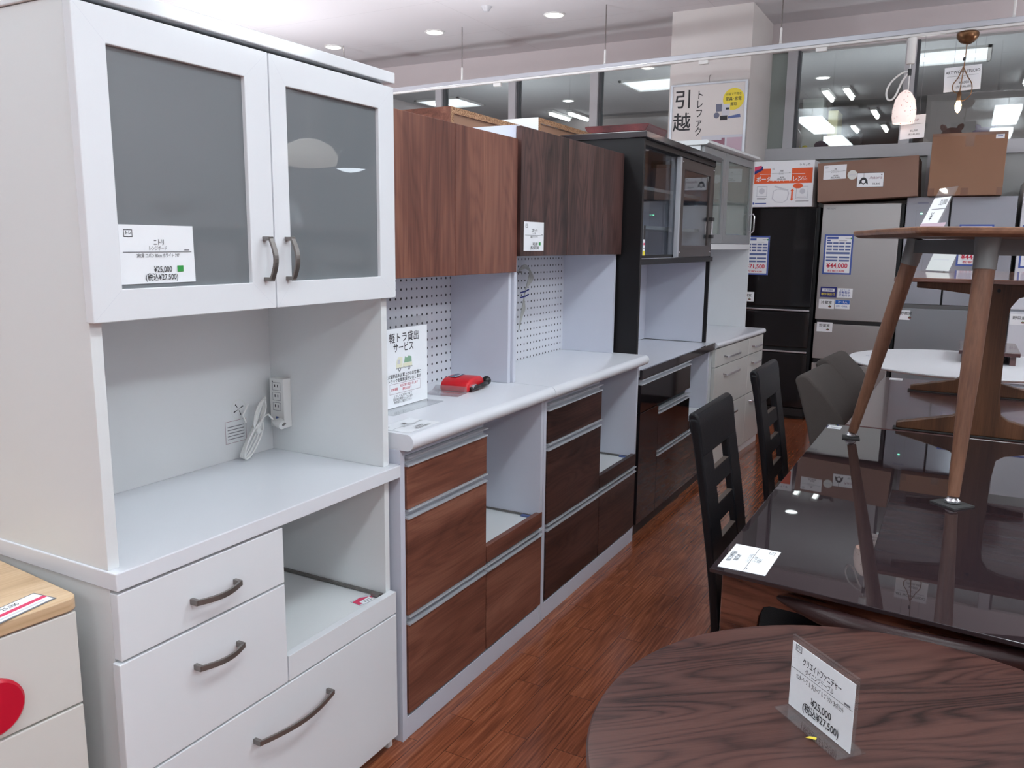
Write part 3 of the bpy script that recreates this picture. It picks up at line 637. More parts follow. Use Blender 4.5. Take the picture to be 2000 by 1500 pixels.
# --- range counters with pegboard hutch
def bullnose(y0, y1, xb, z0, z1, xf, mat='whitetop'):
    zc = (z0+z1)/2; r = (z1-z0)/2
    pr = [(xb, z0), (xf-r*.8, z0)]+[(xf-r+r*math.sin(a), zc-r*math.cos(a)) for a in [math.pi*k/10 for k in range(1, 10)]]+[(xf-r*.8, z1), (xb, z1)]
    return MB().prism(pr, 1, y0, y1, mat)
def counter(y0, W, label, wv, wh, ztop, zdoor, xd, split, doors, pegoff):
    c = thing('range_counter', (-1.22, y0, 0), 0, label, 'cupboard')
    Dp = -.39
    b = MB().box(Dp, -.003, 0, .02, 0, .822, 'whitegray').box(Dp, -.003, W-.018, W, 0, .822, 'whitegray').box(Dp, Dp+.008, .02, W-.018, .06, .822, 'whitegray')
    b.box(Dp, -.024, split, split+.016, .36, .822, 'whitegray').box(-.04, -.004, .02, W-.018, 0, .062, 'whitegray').box(Dp, -.024, .02, W-.018, .345, .362, 'whitegray').box(Dp, -.025, .02, W-.018, .045, .06, 'whitegray')
    b.build('base_body', c, bevel=.0008)
    bullnose(-.0, W+(.012 if y0 > 2 else 0), Dp, .822, .865, .04).build('worktop', c, smooth=True)
    MB().box(-.05, -.012, .02, split+.002, .799, .8215, 'whitegray').build('front_rail', c)
    # fronts
    for z0, z1, hz in ((.655, .771, .797), (.359, .629, .654), (.072, .331, .357)):
        d = drawer(c, .026, split+.002, z0, z1, wh); handle_strip(d, .026, split+.002, hz)
    d = drawer(c, split+.008, W-.006, .072, .331, wh); handle_strip(d, split+.008, W-.004, .357)
    MB().box(-.02, 0, split+.008, W-.004, .362, .416, wh).build('tray_front', c, bevel=.0015)
    MB().box(-.37, -.021, split+.02, W-.022, .385, .397, 'white').build('sliding_tray', c)
    MB().box(-.35, -.03, W-.0215, W-.0185, .398, .405, 'greyhandle').box(-.07, -.03, W-.035, W-.0215, .397, .403, 'bluebar').build('runner', c)
    # hutch
    xf = xd+1.22-.022
    h = MB().box(Dp, xf, 0, .018, .8655, ztop, 'whitegray').box(Dp, xf, W-.02, W, .8655, ztop, 'whitegray').box(Dp, xf, .018, W-.02, zdoor+.005, zdoor+.02, 'whitegray').box(Dp, xf, .018, W-.02, ztop-.018, ztop, 'whitegray')
    h.build('hutch_body', c, bevel=.0008)
    MB().box(-.380, -.372, .018, W-.02, .8655, zdoor+.004, 'peg').build('pegboard', c)
    for a, e in doors:
        MB().box(xd+1.22-.02, xd+1.22, a, e, zdoor, ztop-.004, wv).build('cupboard_door', c, bevel=.0012)
    return c
counter(1.655, .832, 'white range counter with reddish walnut doors and drawers beside the white glass-door cupboard', 'walnut_v', 'walnut_h', 1.694, 1.25, -1.335, .435, ((.001, .438), (.441, .828)), 0)
counter(2.49, .945, 'white range counter with dark walnut doors and drawers, tag hanging on its left door', 'dark_v', 'dark_h', 1.736, 1.304, -1.325, .512, ((0, .374), (.377, .7165), (.7175, .945)), 0)

# things on the counters
sg = thing('acrylic_sign_stand', (-1.425, 1.945, .8653), 0, 'upright clear sign stand about a small truck loan service on the white counter', 'sign')
w_, h_ = .255, .265
MB().box(-.002, .002, -w_/2, w_/2, .003, h_, 'acrylic').box(-.03, .062, -w_/2, w_/2, 0, .003, 'acrylic').build('holder', sg, bevel=.0005)
pm = MB(); pm.box(.0022, .0028, -w_/2+.002, w_/2-.002, .004, h_-.03, 'paper'); pm.nonorm = True
x0 = w_/2+.008
decorate(pm, ((.0028, -w_/2, 0), (0, 1, 0), (0, 0, 1)), [
    ('t', '軽トラ貸出', x0, .206, .0305, 'ink', .98, .01), ('t', 'サービス', x0-.004, .177, .030, 'ink', .85, .01),
    ('p', [(x0-.042, .118), (x0-.04, .138), (x0-.032, .15), (x0-.01, .15), (x0-.01, .118)], 'truckcream'), ('r', x0-.008, .118, x0+.038, .130, 'truckcream'),
    ('p', [(x0-.003, .131), (x0+.036, .131), (x0+.034, .147), (x0+.02, .15), (x0+.012, .145), (x0+.002, .15)], 'truckgreen'),
    ('f', x0-.042, .116, x0+.039, .119, .0008, 'inkgrey'), ('p', [(x0-.036, .13), (x0-.034, .143), (x0-.022, .143), (x0-.022, .13)], 'palegrey'),
    ('c', x0-.025, .114, .006, 'inkgrey'), ('c', x0+.022, .114, .006, 'inkgrey'), ('c', x0-.025, .114, .0035, 'paper'), ('c', x0+.022, .114, .0035, 'paper'),
    ('t', '大型商品をお買上げのお客様に', x0, .096, .0125, 'ink', .95, .008), ('t', 'トラックを無料貸出いたします', x0, .082, .0125, 'ink', .95, .008),
    ('f', x0-.075, .044, x0+.078, .074, .0007, 'mauved'), ('t', '対象車種', x0-.052, .057, .009, 'red', .9), ('t', '当日に限り貸出いたします', x0+.02, .065, .009, 'red', .85), ('t', '運転は各自で', x0+.01, .054, .009, 'red', .85),
    ('t', 'くわしくはスタッフまで', x0-.01, .036, .009, 'ink', .9), ('t', '貸出中の場合もございます', x0-.01, .027, .009, 'ink', .9), ('t', '免許証をご提示ください', x0-.01, .018, .009, 'ink', .9)], off=.0002)
pm.build('printed_sheet', sg)
card('price_tag', 'white price tag lying on the white counter before the truck service sign', 'price tag', (-1.195-.012, 1.672, .8652), (-.02, 1, 0), (-1, -.02, 0), .15, .10,
     pricetag(.15, .10, '食器棚', 'レンジボード', '扉 ウォルナット 90cm', '¥28,000', '(税込¥30,800)'))
rp = thing('red_pouch', (-1.435, 2.30, .8656), math.radians(8), 'small red padded pouch with black straps in a clear bag on the counter', 'pouch')
mbp = MB()
prof = [(-.075, 0), (-.078, .012), (-.072, .03), (-.05, .040), (0, .043), (.04, .040), (.062, .030), (.068, .012), (.064, 0)]
mbp.prism(prof, 0, -.05, .05, 'redfab'); mbp.build('body', rp, bevel=.008, seg=3, smooth='all')
pp_ = MB(); decorate(pp_, ((-.035, -.04, .0432), (0, 1, 0), (-1, 0, 0)), [('r', .0, -.03, .07, .0, 'midgrey'), ('r', .01, -.022, .06, -.018, 'paper')]); pp_.build('printed_label', rp)
st = MB().tube(sm([(.052, -.06, .008), (.062, -.03, .014), (.060, 0, .010), (.064, .03, .014), (.058, .062, .012)]), .008, 'blk', 10).ball((.05, .085, .017), .016, 'blk').box(.046, .062, -.055, -.03, .010, .024, 'chrome')
st.build('strap', rp, smooth=True)
pb = MB().prism([(-.155, 0.0005), (-.15, .006), (-.11, .009), (-.085, .022), (-.08, .0005)], 0, -.06, .05, 'plastic').build('clear_bag', rp); pb = MB().prism([(.07, .0005), (.07, .02), (.10, .008), (.118, .0005)], 0, -.05, .045, 'plastic'); pb.build('clear_bag', rp)
# cable hanging in the dark counter's hutch
cb = MB()
for k in range(6):
    o_ = .011*k
    cb.tube(sm([(-1.57, 2.93, 1.235), (-1.55-.004*k, 2.95+o_, 1.262-o_*.3), (-1.552, 3.0+o_*.6, 1.235-o_*.5), (-1.55, 2.965, 1.165), (-1.55, 2.95, 1.13), (-1.555, 2.935+o_*.6, 1.06+o_*.4), (-1.558, 2.925+o_*.4, 1.0+o_)]), .0024, 'cable', 8)
for z in (1.135, 1.155): cb.tube([(-1.553, 2.925, z-.004), (-1.545, 2.95, z), (-1.548, 2.985, z+.006)], .003, 'navy', 8)
cb.tube([(-1.597, 2.95, 1.232), (-1.56, 2.945, 1.232)], .004, 'greyhandle', 8)
tag(cb.build('power_cable', smooth=True), 'bundled white cable with blue ties hanging before the pegboard', 'cable')
card('price_tag', 'white price tag on the left door of the dark walnut counter', 'price tag', (-1.325, 2.512, 1.322), (0, 1, 0), (0, -.004, 1), .152, .099,
     pricetag(.152, .099, 'ニ家キッチン', 'レンジ台', '幅90 ダークブラウン', '¥25,000', '(税込¥27,500)', True))

# --- black sliding-door range cupboard
c4 = thing('sliding_door_cupboard', (-1.22, 3.455, 0), 0, 'tall black range cupboard with sliding glass doors and white inside', 'cupboard')
W = 1.225; D = -.42
MB().box(D, -.021, 0, .02, 0, .76, 'black').box(D, -.021, W-.02, W, 0, .76, 'whitegray').box(D, D+.01, .02, W-.02, .06, .76, 'whitegray').box(D, -.022, .775, .79, .39, .76, 'whitegray').box(-.04, -.025, 0.0, W, 0, .06, 'black').box(D, -.022, .02, W-.02, .37, .388, 'whitegray').build('base_body', c4, bevel=.0008)
MB().box(D, -.005, 0, W+.012, .761, .792, 'whitetop').build('worktop', c4, bevel=.001)
MB().box(-.0045, .008, 0, W+.012, .753, .793, 'fascia').build('worktop_edge', c4, bevel=.001)
d = drawer(c4, .012, .785, .595, .722, 'blackgloss'); handle_strip(d, .012, .787, .7475)
drawer(c4, .012, .272, .065, .591, 'blackgloss', name='base_door')
for z0, z1 in ((.365, .545), (.065, .335)):
    y1 = .787 if z0 > .3 else W-.008
    d = drawer(c4, .277, y1, z0, z1, 'blackgloss'); handle_strip(d, .277, y1, z1+.0255)
MB().box(-.02, 0, .792, W-.008, .366, .412, 'blackgloss').box(-.38, -.0205, .795, W-.024, .395, .407, 'white').build('sliding_tray', c4)
xu = -.045
MB().box(D, xu+.02, 0, .022, .7935, 1.80, 'black').box(D, xu, W-.016, W, .7935, 1.80, 'black').box(D, D+.008, .022, W-.016, .7935, 1.80, 'whitegray').box(D, xu, .022, .026, .81, 1.265, 'whitegray').box(D+.008, xu-.02, W-.020, W-.0165, .795, 1.78, 'whitegray').box(D+.008, xu-.004, .026, W-.02, 1.268, 1.285, 'whitegray').build('upper_body', c4, bevel=.0008)
for z in (1.42, 1.60):
    MB().box(D+.009, xu-.07, .027, W-.021, z, z+.016, 'backpanel').build('shelf', c4)
MB().box(D, -.012, -.008, W+.01, 1.80, 1.826, 'fascia').build('top_board', c4, bevel=.002)
MB().box(xu-.035, xu+.018, .022, W-.016, 1.258, 1.284, 'black').build('door_rail', c4, bevel=.001)
MB().box(xu-.035, xu+.01, .022, W-.016, 1.775, 1.7995, 'black').build('top_rail', c4, bevel=.001)
d = MB().box(xu-.03, xu-.018, .024, .62, 1.286, 1.774, 'smoke').build('sliding_door', c4)
MB().box(xu-.031, xu-.014, .59, .622, 1.286, 1.774, 'alu').box(xu-.031, xu-.016, .024, .59, 1.286, 1.30, 'black').build('stile', d)
d = door_frame(.60, W-.018, 1.286, 1.774, .66, W-.09, 1.345, 1.72, xu-.012, xu+.002, 'slidebrown').build('sliding_door', c4, bevel=.001)
MB().box(xu-.007, xu-.003, .655, W-.085, 1.34, 1.725, 'smoke').build('pane', d)
MB().box(xu-.012, xu+.006, .572, .60, 1.286, 1.774, 'alu').build('stile', d)
hb = MB().box(xu+.002, xu+.02, W-.075, W-.03, 1.48, 1.50, 'blk').box(xu+.002, xu+.02, W-.075, W-.03, 1.385, 1.405, 'blk').box(xu+.010, xu+.017, W-.055, W-.045, 1.405, 1.48, 'chrome')
hb.build('handle', d, bevel=.001)
MB().ball((xu+.002, .625, 1.31), .004, 'chrome').ball((xu+.002, W-.03, 1.31), .004, 'chrome').ball((xu+.002, .625, 1.755), .004, 'chrome').ball((xu+.002, W-.03, 1.755), .004, 'chrome').build('screw', d, smooth=True)
card('price_tag', 'small narrow tag with a yellow foot on the left side of the black cupboard', 'price tag', (-1.2445, 3.483, 1.30), (.25, 1, 0), (0, 0, 1), .016, .13,
     [('r', 0, .07, .016, .13, 'ink'), ('r', 0, 0, .016, .02, 'yellow'), ('r', .003, .03, .013, .033, 'ink'), ('r', .003, .045, .013, .055, 'pink')])

# --- glossy off-white drawer cupboard at the end of the row
c5 = thing('drawer_cupboard', (-1.212, 4.70, 0), math.radians(-3), 'off-white range cupboard with arched chrome handles at the far end of the row', 'cupboard')
M['ivory'] = plain('off_white_gloss', rgb(206, 206, 202), .1, coat=.3)
W = 1.05; D = -.43
MB().box(D, -.022, 0, .02, 0, .75, 'white').box(D, -.022, W-.02, W, 0, .75, 'white').box(D, D+.01, .02, W-.02, .04, .75, 'white').box(-.05, -.01, 0, W, 0, .045, 'white').build('base_body', c5, bevel=.001)
bullnose(-.006, W+.01, D, .756, .79, .012).build('worktop', c5, smooth=True)
mats = 'ivory'
for y0, y1 in ((.004, .70), (.703, W-.004)):
    for z0, z1 in ((.645, .750), (.385, .641), (.05, .381)):
        d = drawer(c5, y0, y1, z0, z1, mats); ym = (y0+y1)/2 - (.03 if y0 < .1 else 0); hw = .15 if y0 < .1 else .10; zh = z1-.06
        hh = MB(); pts = [(0, ym-hw, zh+.006), (.018, ym-hw+.01, zh+.002), (.024, ym-hw+.03, zh), (.024, ym+hw-.03, zh), (.018, ym+hw-.01, zh+.002), (0, ym+hw, zh+.006)]
        hh.sweep(pts, (0, 0, 1), .012, .004, 'chrome'); hh.build('handle', d, bevel=.001)
xu = -.13
MB().box(D, xu-.02, 0, .018, .7905, 1.905, 'white').box(D, xu, W-.018, W, .7905, 1.905, 'white').box(D, D+.008, .018, W-.018, .7905, 1.905, 'whitegray').box(D+.008, xu, .018, W-.018, 1.322, 1.355, 'white').box(D+.008, xu-.05, .018, W-.018, 1.62, 1.632, 'whitegray').build('upper_body', c5, bevel=.001)
MB().prism([(D, 1.906), (xu+.015, 1.906), (xu+.03, 1.915), (xu+.03, 1.925), (xu+.022, 1.932), (D, 1.932)], 1, -.01, W+.012, 'white').build('top_board', c5, smooth=True)
M['greyframe'] = plain('grey_aluminium_door_frame', rgb(150, 152, 154), .35, metal=.3)
for y0, y1 in ((.02, .42), (.423, W-.02)):
    d = door_frame(y0, y1, 1.358, 1.90, y0+.06, y1-.05, 1.415, 1.855, xu-.018, xu, 'greyframe').build('glass_door', c5, bevel=.001)
    MB().box(xu-.011, xu-.007, y0+.055, y1-.045, 1.41, 1.86, 'doorglass').build('pane', d)
    if y0 > .4:
        MB().tube([(xu, y1-.03, 1.55), (xu+.02, y1-.028, 1.556), (xu+.03, y1-.028, 1.54), (xu+.03, y1-.028, 1.45), (xu+.02, y1-.028, 1.434), (xu, y1-.03, 1.44)], .005, 'chrome', 10).build('handle', d, smooth=True)
# --- backs of cupboards standing behind the row
def back_cupboard(x1, y0, y1, zt, side, label, name='cupboard_back'):
    c = thing(name, (x1, y0, 0), 0, label, 'cupboard'); w = y1-y0
    MB().box(-.45, -.0, 0, .02, 0, zt-.022, side).box(-.45, -.0, w-.02, w, 0, zt-.022, side).box(-.45, 0, .02, w-.02, 0, .05, side).build('side_panels', c)
    MB().box(-.45, -.0005, 0, w, zt-.022, zt, side).build('top_board', c)
    MB().box(-.0005, .0006, 0, w, zt-.022, zt, 'pboard').box(-.0005, .0006, 0, .02, .05, zt-.0225, 'pboard').box(-.0005, .0006, w-.02, w, .05, zt-.0225, 'pboard').build('raw_edge', c)
    MB().box(-.016, -.010, .02, w-.02, .05, zt-.022, 'card').build('back_panel', c)
back_cupboard(-1.66, 2.574, 3.25, 1.828, 'walnut_h', 'brown cupboard with raw particle board edge behind the walnut counter', 'reversed_cupboard')
back_cupboard(-1.66, 3.27, 4.62, 1.882, 'white', 'white cupboard with raw particle board edge behind the dark walnut counter', 'reversed_cupboard')
mc = thing('maroon_chest', (-1.68, 4.70, 0), 0, 'maroon stained wooden cabinet top rising behind the black cupboard', 'cabinet')
MB().box(-.36, -.02, .02, .32, 0, 2.0, 'maroon').build('body', mc, bevel=.002)
MB().prism([(-.37, 2.0), (-.01, 2.0), (.01, 2.03), (.01, 2.04), (-.39, 2.04), (-.39, 2.03)], 1, -.005, .345, 'maroon').build('cornice', mc, bevel=.003)

# --- small chest with oak top, left foreground
ch = thing('small_drawer_chest', (-1.258, .796, 0), math.radians(-5), 'small cream drawer chest with pale wooden top and a red knob at the left edge', 'chest')
r_ = .02; pl = [(-.40, -.55), (0, -.55)]+[(-r_+r_*math.cos(a), -r_+r_*math.sin(a)) for a in [math.pi/2*k/5 for k in range(6)]]+[(-.40, 0)]
MB().prism(pl, 2, .731, .755, 'oak').build('top_board', ch, bevel=.003, smooth=True)
MB().box(-.39, -.022, -.54, -.008, 0, .731, 'cream').build('body', ch, bevel=.002)
for z0, z1 in ((.562, .728), (.33, .558), (.05, .326)):
    d = MB().box(-.0215, -.003, -.545, -.006, z0, z1, 'cream').build('drawer', ch, bevel=.002)
    if z0 > .5:
        MB().lathe([(.001, 0), (.042, 0), (.047, .004), (.047, .011), (.043, .015), (.001, .016)], (0, 0, 0), 'redknob', 32).xf(Matrix.Translation((-.003, -.150, .622)) @ Matrix.Rotation(math.pi/2, 4, 'Y')).build('knob', d, smooth=True)
card('sale_sticker', 'pink and white sale sticker on the pale wooden top of the small chest', 'sticker', (-1.262, .655, .7552), (-.14, 1, 0), (-1, -.14, 0), .115, .052,
     [('r', .003, .003, .112, .049, 'paper'), ('r', .0, .018, .113, .028, 'pink'), ('t', '25,000', .06, .038, .014, 'ink', .8), ('r', .01, .008, .10, .012, 'palegrey')], mat='inkgrey')

# ---------------------------------------------------------------- tables
# dark glass dining table
TZ = .705
gt = thing('glass_top_table', (-.394, 1.575, 0), 0, 'large dining table with a glossy dark brown glass top', 'table')
poly = [(0, 0), (.541, -.057), (1.13, -.09), (1.14, 1.58), (.012, 1.58)]
MB().prism(poly, 2, TZ-.009, TZ, 'dkglass').build('glass_top', gt, bevel=.0015)
MB().prism([(p[0]+(.012 if p[0] < .5 else -.012), p[1]+(.034 if p[1] < .5 else -.012)) for p in poly], 2, TZ-.02, TZ-.0095, 'black').build('tabletop', gt)
# arched front apron merging in the legs
def apron_poly(w):
    z = TZ-.0205
    h = [(.062, 0), (.074, .56), (.079, .61), (.088, .632), (.10, .637)]
    return [(0, 0)]+h+[(w-a, b) for a, b in h[::-1]]+[(w, 0), (w, z), (0, z)]
MB().prism([(.014+p[0], p[1]) for p in apron_poly(1.09)], 1, .038, .058, 'walnutgloss').xf(Matrix.Rotation(-.083, 4, 'Z')).build('end_frame', gt, bevel=.002)
MB().prism([(.014+p[0], p[1]) for p in apron_poly(1.09)], 1, 1.54, 1.56, 'walnutgloss').build('end_frame', gt, bevel=.002)
MB().box(.03, .05, .07, 1.53, .62, TZ-.021, 'walnutgloss').box(1.08, 1.10, .0, 1.53, .62, TZ-.021, 'walnutgloss').build('side_rail', gt)
card('price_tag', 'white price tag lying on the near left corner of the dark glass table', 'price tag', (-.379, 1.736, TZ), (-.02, -1, 0), (1, -.02, 0), .146, .095,
     pricetag(.146, .095, 'ﾃｨｽｶｳﾝﾄ', '食卓テーブル', '天板ガラス ブラウン', '¥12,000', '(税込¥13,200)'))

# brown table right behind it
T2 = .70
t2 = thing('brown_table', (-.33, 3.195, 0), 0, 'plain brown wooden table standing end to end behind the glass topped one', 'table')
MB().prism([(0, 0), (1.05, 0), (1.05, 1.32), (.028, 1.32)], 2, T2-.028, T2, 'brownsatin').build('tabletop', t2, bevel=.004)
for x in (.04, .96):
    for y in (.05, 1.22): MB().box(x, x+.055, y, y+.055, 0, T2-.0285, 'brownsatin').build('leg', t2, bevel=.003)
MB().box(.06, 1.0, .03, .05, .61, T2-.0285, 'brownsatin').box(.06, 1.0, 1.27, 1.29, .61, T2-.0285, 'brownsatin').build('apron', t2)
card('small_label', 'small white label at the far left corner of the brown table', 'label', (-.27, 4.42, T2), (1, 0, 0), (0, 1, 0), .06, .07, [('r', .01, .02, .05, .025, 'inkgrey')])
card('small_label', 'small white label at the far left corner of the glass table', 'label', (-.375, 3.07, TZ), (1, 0, 0), (0, 1, 0), .045, .055, [('r', .01, .02, .035, .025, 'inkgrey')])

# walnut table stood on the glass table: feet, splayed legs, grey brackets
f1 = Vector((-.283, 2.955, TZ)); f2 = Vector((.032, 2.30, TZ)); k1 = Vector((-.132, 2.90, 1.376)); k2 = Vector((.05, 2.385, 1.376))
wd = Vector((.95, .30, 0)).normalized()
f3 = f1+wd*.72; f4 = f2+wd*.70; k3 = k1+wd*.50; k4 = k2+wd*.46
ut = thing('walnut_table', (0, 2.6, TZ), 0, 'walnut table with splayed legs and grey brackets stood on top of the glass table', 'table')
o0 = Vector((0, 2.6, TZ))
A = Vector((-.340, 2.97, 0)); ud = Vector((.30, -.95, 0)).normalized(); B = A+ud*.80; Cc = B+wd*.98; Dd = A+wd*.98
def roundpoly(P, r, n=5):
    out = []
    for i in range(len(P)):
        p = P[i]; a = (P[i-1]-p).normalized(); b = (P[(i+1) % len(P)]-p).normalized()
        c = p+(a+b)*r
        for k in range(n+1):
            t = k/n; out.append((p+a*r).lerp(p, t).lerp(p.lerp(p+b*r, t), t))
    return out
rp_ = roundpoly([A, B, Cc, Dd], .07); cen = (A+Cc)/2
tm = MB(); n = len(rp_)
rings = []
for sc_, z in ((.965, 1.3765), (.995, 1.384), (1, 1.390), (1, 1.397), (.996, 1.3995)):
    rings.append([tuple((cen+(p-cen)*sc_)+Vector((0, 0, z))-o0) for p in rp_])
vv = [v for r in rings for v in r]; ff = [tuple(range(n))[::-1], tuple(range(4*n, 5*n))]+[(j*n+i, j*n+(i+1) % n, (j+1)*n+(i+1) % n, (j+1)*n+i) for j in range(4) for i in range(n)]
tm.add(vv, ff, 'topwood'); tm.build('tabletop', ut)
br_ = MB()
for a, b in ((k1, k2), (k2, k4), (k1, k3), (k3, k4)):
    p = a-o0; q = b-o0; p.z = q.z = 1.352-TZ
    br_.sweep([p, q], (0, 0, 1), .040, .03, 'gunmetal')
br_.build('underframe', ut)
for k, f in ((k1, f1), (k2, f2), (k3, f3), (k4, f4)):
    kk = k-o0; fo = f-o0; d = fo-kk
    lg = MB().tube([kk+d*.115, kk+d*.5, kk+d*.967], [.0245, .0225, .0145], 'legwood', 24).build('leg', ut, smooth=True)
    MB().tube([kk, kk+d*.06, kk+d*.118], [.030, .0275, .0262], 'bracket', 24).build('collar', lg, smooth=True)
    e = fo
    MB().tube([kk+d*.96, kk+d*.985], .004, 'chrome', 8).lathe([(.004, .022), (.012, .019), (.0185, .012), (.0175, .007), (.014, .0045)], (e.x, e.y, 0), 'chrome', 20).build('glide', lg, smooth=True)
for f, sc_, ang, lb in ((f1, .8, .1, 'dark square of felt under the far left leg of the walnut table'), (f2, 1.1, -.75, 'dark square of felt with ragged edges under the near leg of the walnut table')):
    m = MB(); s = .033*sc_; pts = []
    for (ax, ay), (bx, by) in zip(((-s, -s), (s*1.1, -s), (s, s), (-s, s*.9)), ((s*1.1, -s), (s, s), (-s, s*.9), (-s, -s))):
        for k in range(8): t = k/8; pts.append((ax+(bx-ax)*t+random.uniform(-.0007, .0007), ay+(by-ay)*t+random.uniform(-.0007, .0007)))
    m.prism(pts, 2, .0004, .0042, 'felt').xf(Matrix.Translation(f) @ Matrix.Rotation(ang, 4, 'Z'))
    tag(m.build('felt_pad'), lb, 'felt pad')

def stand_sign(name, label, o, yaw, w, h, items, lean=0.0, back=.035, front=.035, sheet='paper', hs=None, group=None):
    """inverted T acrylic stand; sign faces local +X"""
    t = thing(name, o, yaw, label, 'sign', group)
    hs = hs or h
    sh = Matrix.Shear('XY', 4, (0, 0)); sh = Matrix.Identity(4); sh[0][2] = -lean
    MB().box(-.0022, .0022, -w/2, w/2, .0025, h, 'acrylic').xf(sh).build('upright', t, bevel=.0004)
    MB().box(-back, front, -w/2, w/2, .0003, .0025, 'acrylic').build('foot', t, bevel=.0004)
    p = MB().box(.0023, .0029, -w/2+.002, w/2-.002, .004, hs-.003, sheet); p.nonorm = True
    decorate(p, ((.0029, -w/2, 0), (0, 1, 0), (0, 0, 1)), items, off=.0002); p.xf(sh); p.build('printed_sheet', t)
    return t
# signs on the stacked tables
it = [('r', .02, .05, .11, .052, 'inkgrey'), ('t', '¥', .04, .03, .03, 'ink'), ('t', '32,000', .07, .068, .02, 'ink', .8), ('r', 0, 0, .15, .014, 'mauve')]
stand_sign('acrylic_price_stand', 'clear price stand leaning on top of the walnut table', (-.092, 2.50, 1.4), math.radians(205), .10, .108, it, lean=.42, hs=.085)
stand_sign('acrylic_price_stand', 'pale price stand on the lower rosy table between the splayed legs', (-.095, 4.0, 1.2475), math.radians(222), .14, .125, [('r', .02, .05, .11, .052, 'palegrey')], lean=.45, sheet='paperd')

# rosy T-legged table standing on the brown table
tt = thing('t_leg_table', (.10, 3.70, T2), 0, 'brown table on two T-shaped legs stood on top of the plain brown table', 'table')
def R3(x, y, z): return (x-.10, y-3.70, z-T2)
MB().box(-.305, .62, -.545, .60, 1.232-T2, 1.247-T2, 'rosetop').build('tabletop', tt, bevel=.003)
for y in (-.47, .44):
    pr = [(-.235, 1.2315), (-.235, 1.211), (-.17, 1.207), (-.06, 1.193), (-.048, 1.17), (-.052, .86), (-.06, .785), (-.085, .768), (-.26, .727), (-.26, .7065),
          (.26, .7065), (.26, .727), (.085, .768), (.062, .785), (.052, .86), (.050, 1.12), (.055, 1.155), (.075, 1.185), (.11, 1.198), (.235, 1.211), (.235, 1.2315)]
    lg = MB().prism([(a, b-T2) for a, b in pr], 1, y-.018, y+.018, 'brownwood').build('leg', tt, bevel=.003, smooth=True)
    MB().lathe([(.001, .0), (.006, 0), (.006, .002), (.001, .003)], (0, 0, 0), 'blk', 12).xf(Matrix.Translation((.015, y-.018, 1.209-T2)) @ Matrix.Rotation(math.pi/2, 4, 'X')).build('bolt', lg)
    MB().box(-.27, .27, y-.022, y+.024, .0012, .006, 'felt').build('felt_strip', lg)
MB().box(-.02, .02, -.44, .42, 1.15-T2, 1.205-T2, 'brownwood').build('stretcher', tt)

# white round table beyond
wt = thing('white_round_table', (.05, 5.33, 0), 0, 'white round table in front of the fridges', 'table')
MB().lathe([(.001, .682), (.59, .682), (.607, .689), (.61, .695), (.606, .70), (.001, .70)], (0, 0, 0), 'paper', 64).build('tabletop', wt, smooth=True)
MB().lathe([(.25, 0), (.25, .012), (.05, .03), (.035, .06), (.035, .66), (.12, .681)], (0, 0, 0), 'whiteplastic', 32).build('pedestal', wt, smooth=True)
card('price_tag', 'white price tag lying at the left end of the white round table', 'price tag', (-.47, 5.28, .70), (1, .1, 0), (-.1, 1, 0), .15, .10,
     [('t', '白テーブル', .06, .05, .02, 'blue'), ('r', .1, .045, .13, .05, 'inkgrey')])
bt = thing('brown_side_table', (.18, 5.7, .7005), 0, 'small dark brown table standing on the white round table', 'table')
MB().box(-.155, .148, -.40, .15, .052, .076, 'brownsatin').build('tabletop', bt, bevel=.003)
MB().box(-.14, -.11, -.37, .12, 0, .0515, 'brownsatin').build('leg', bt); MB().box(.10, .13, -.37, .12, 0, .0515, 'brownsatin').build('leg', bt)

# round oak-brown table, right foreground
RT = .68; rc = (-.0105, 1.097)
rt = thing('round_wooden_table', (rc[0], rc[1], 0), 0, 'round brown wooden table in the right foreground', 'table')
MB().lathe([(.001, RT-.028), (.37, RT-.028), (.400, RT-.020), (.409, RT-.010), (.410, RT-.006), (.407, RT-.001), (.402, RT), (.001, RT)], (0, 0, 0), 'tabletop', 128).xf(Matrix.Identity(4)).build('tabletop', rt, smooth=True).rotation_euler = (0, 0, math.radians(40))
MB().lathe([(.24, 0), (.24, .02), (.06, .05), (.045, .10), (.045, .60), (.10, RT-.029)], (0, 0, 0), 'tabletop', 40).build('pedestal', rt, smooth=True)
w_ = .132; hh = .113
items = logo(.016, .098, .013)+[('t', 'クリエイトファニチャー', .066, .083, .0125, 'ink', .58, .01), ('t', 'ダイニングテーブル', .062, .071, .0095, 'ink', .68), ('r', .004, .0645, .128, .0651, 'ink'),
     ('t', 'ｾﾝﾀｰﾃｰﾌﾞﾙ 丸ﾃｰﾌﾞﾙ ﾌﾞﾗｳﾝ 3点ｾｯﾄ', .064, .056, .0095, 'ink', .72), ('r', .112, .0665, .124, .0695, 'inkgrey'),
     ('t', '¥25,000', .070, .033, .0155, 'ink', .82, .008), ('t', '(税込¥27,500)', .070, .0175, .0155, 'ink', .82, .008)]
# base runs from the far left end to the near right end
p0 = Vector((-.165, 1.177, RT)); p1 = Vector((-.070, 1.090, RT)); dv = (p1-p0)
stand_sign('acrylic_price_stand', 'clear acrylic price stand on the round wooden table, priced 25,000 yen', (p0+p1)/2, math.atan2(dv.y, dv.x)-math.pi/2, w_, hh, items, hs=hh-.006, back=.022, front=.026)
yl = MB().prism([(-.006, -.001), (.007, -.0035), (.009, .0015), (.0, .003)], 2, 0, .0006, 'yellow').xf(Matrix.Translation((-.125, 1.103, RT+.0026)) @ Matrix.Rotation(.3, 4, 'Z'))
tag(yl.build('paper_scrap'), 'tiny yellow paper scrap on the foot of the clear price stand', 'scrap')

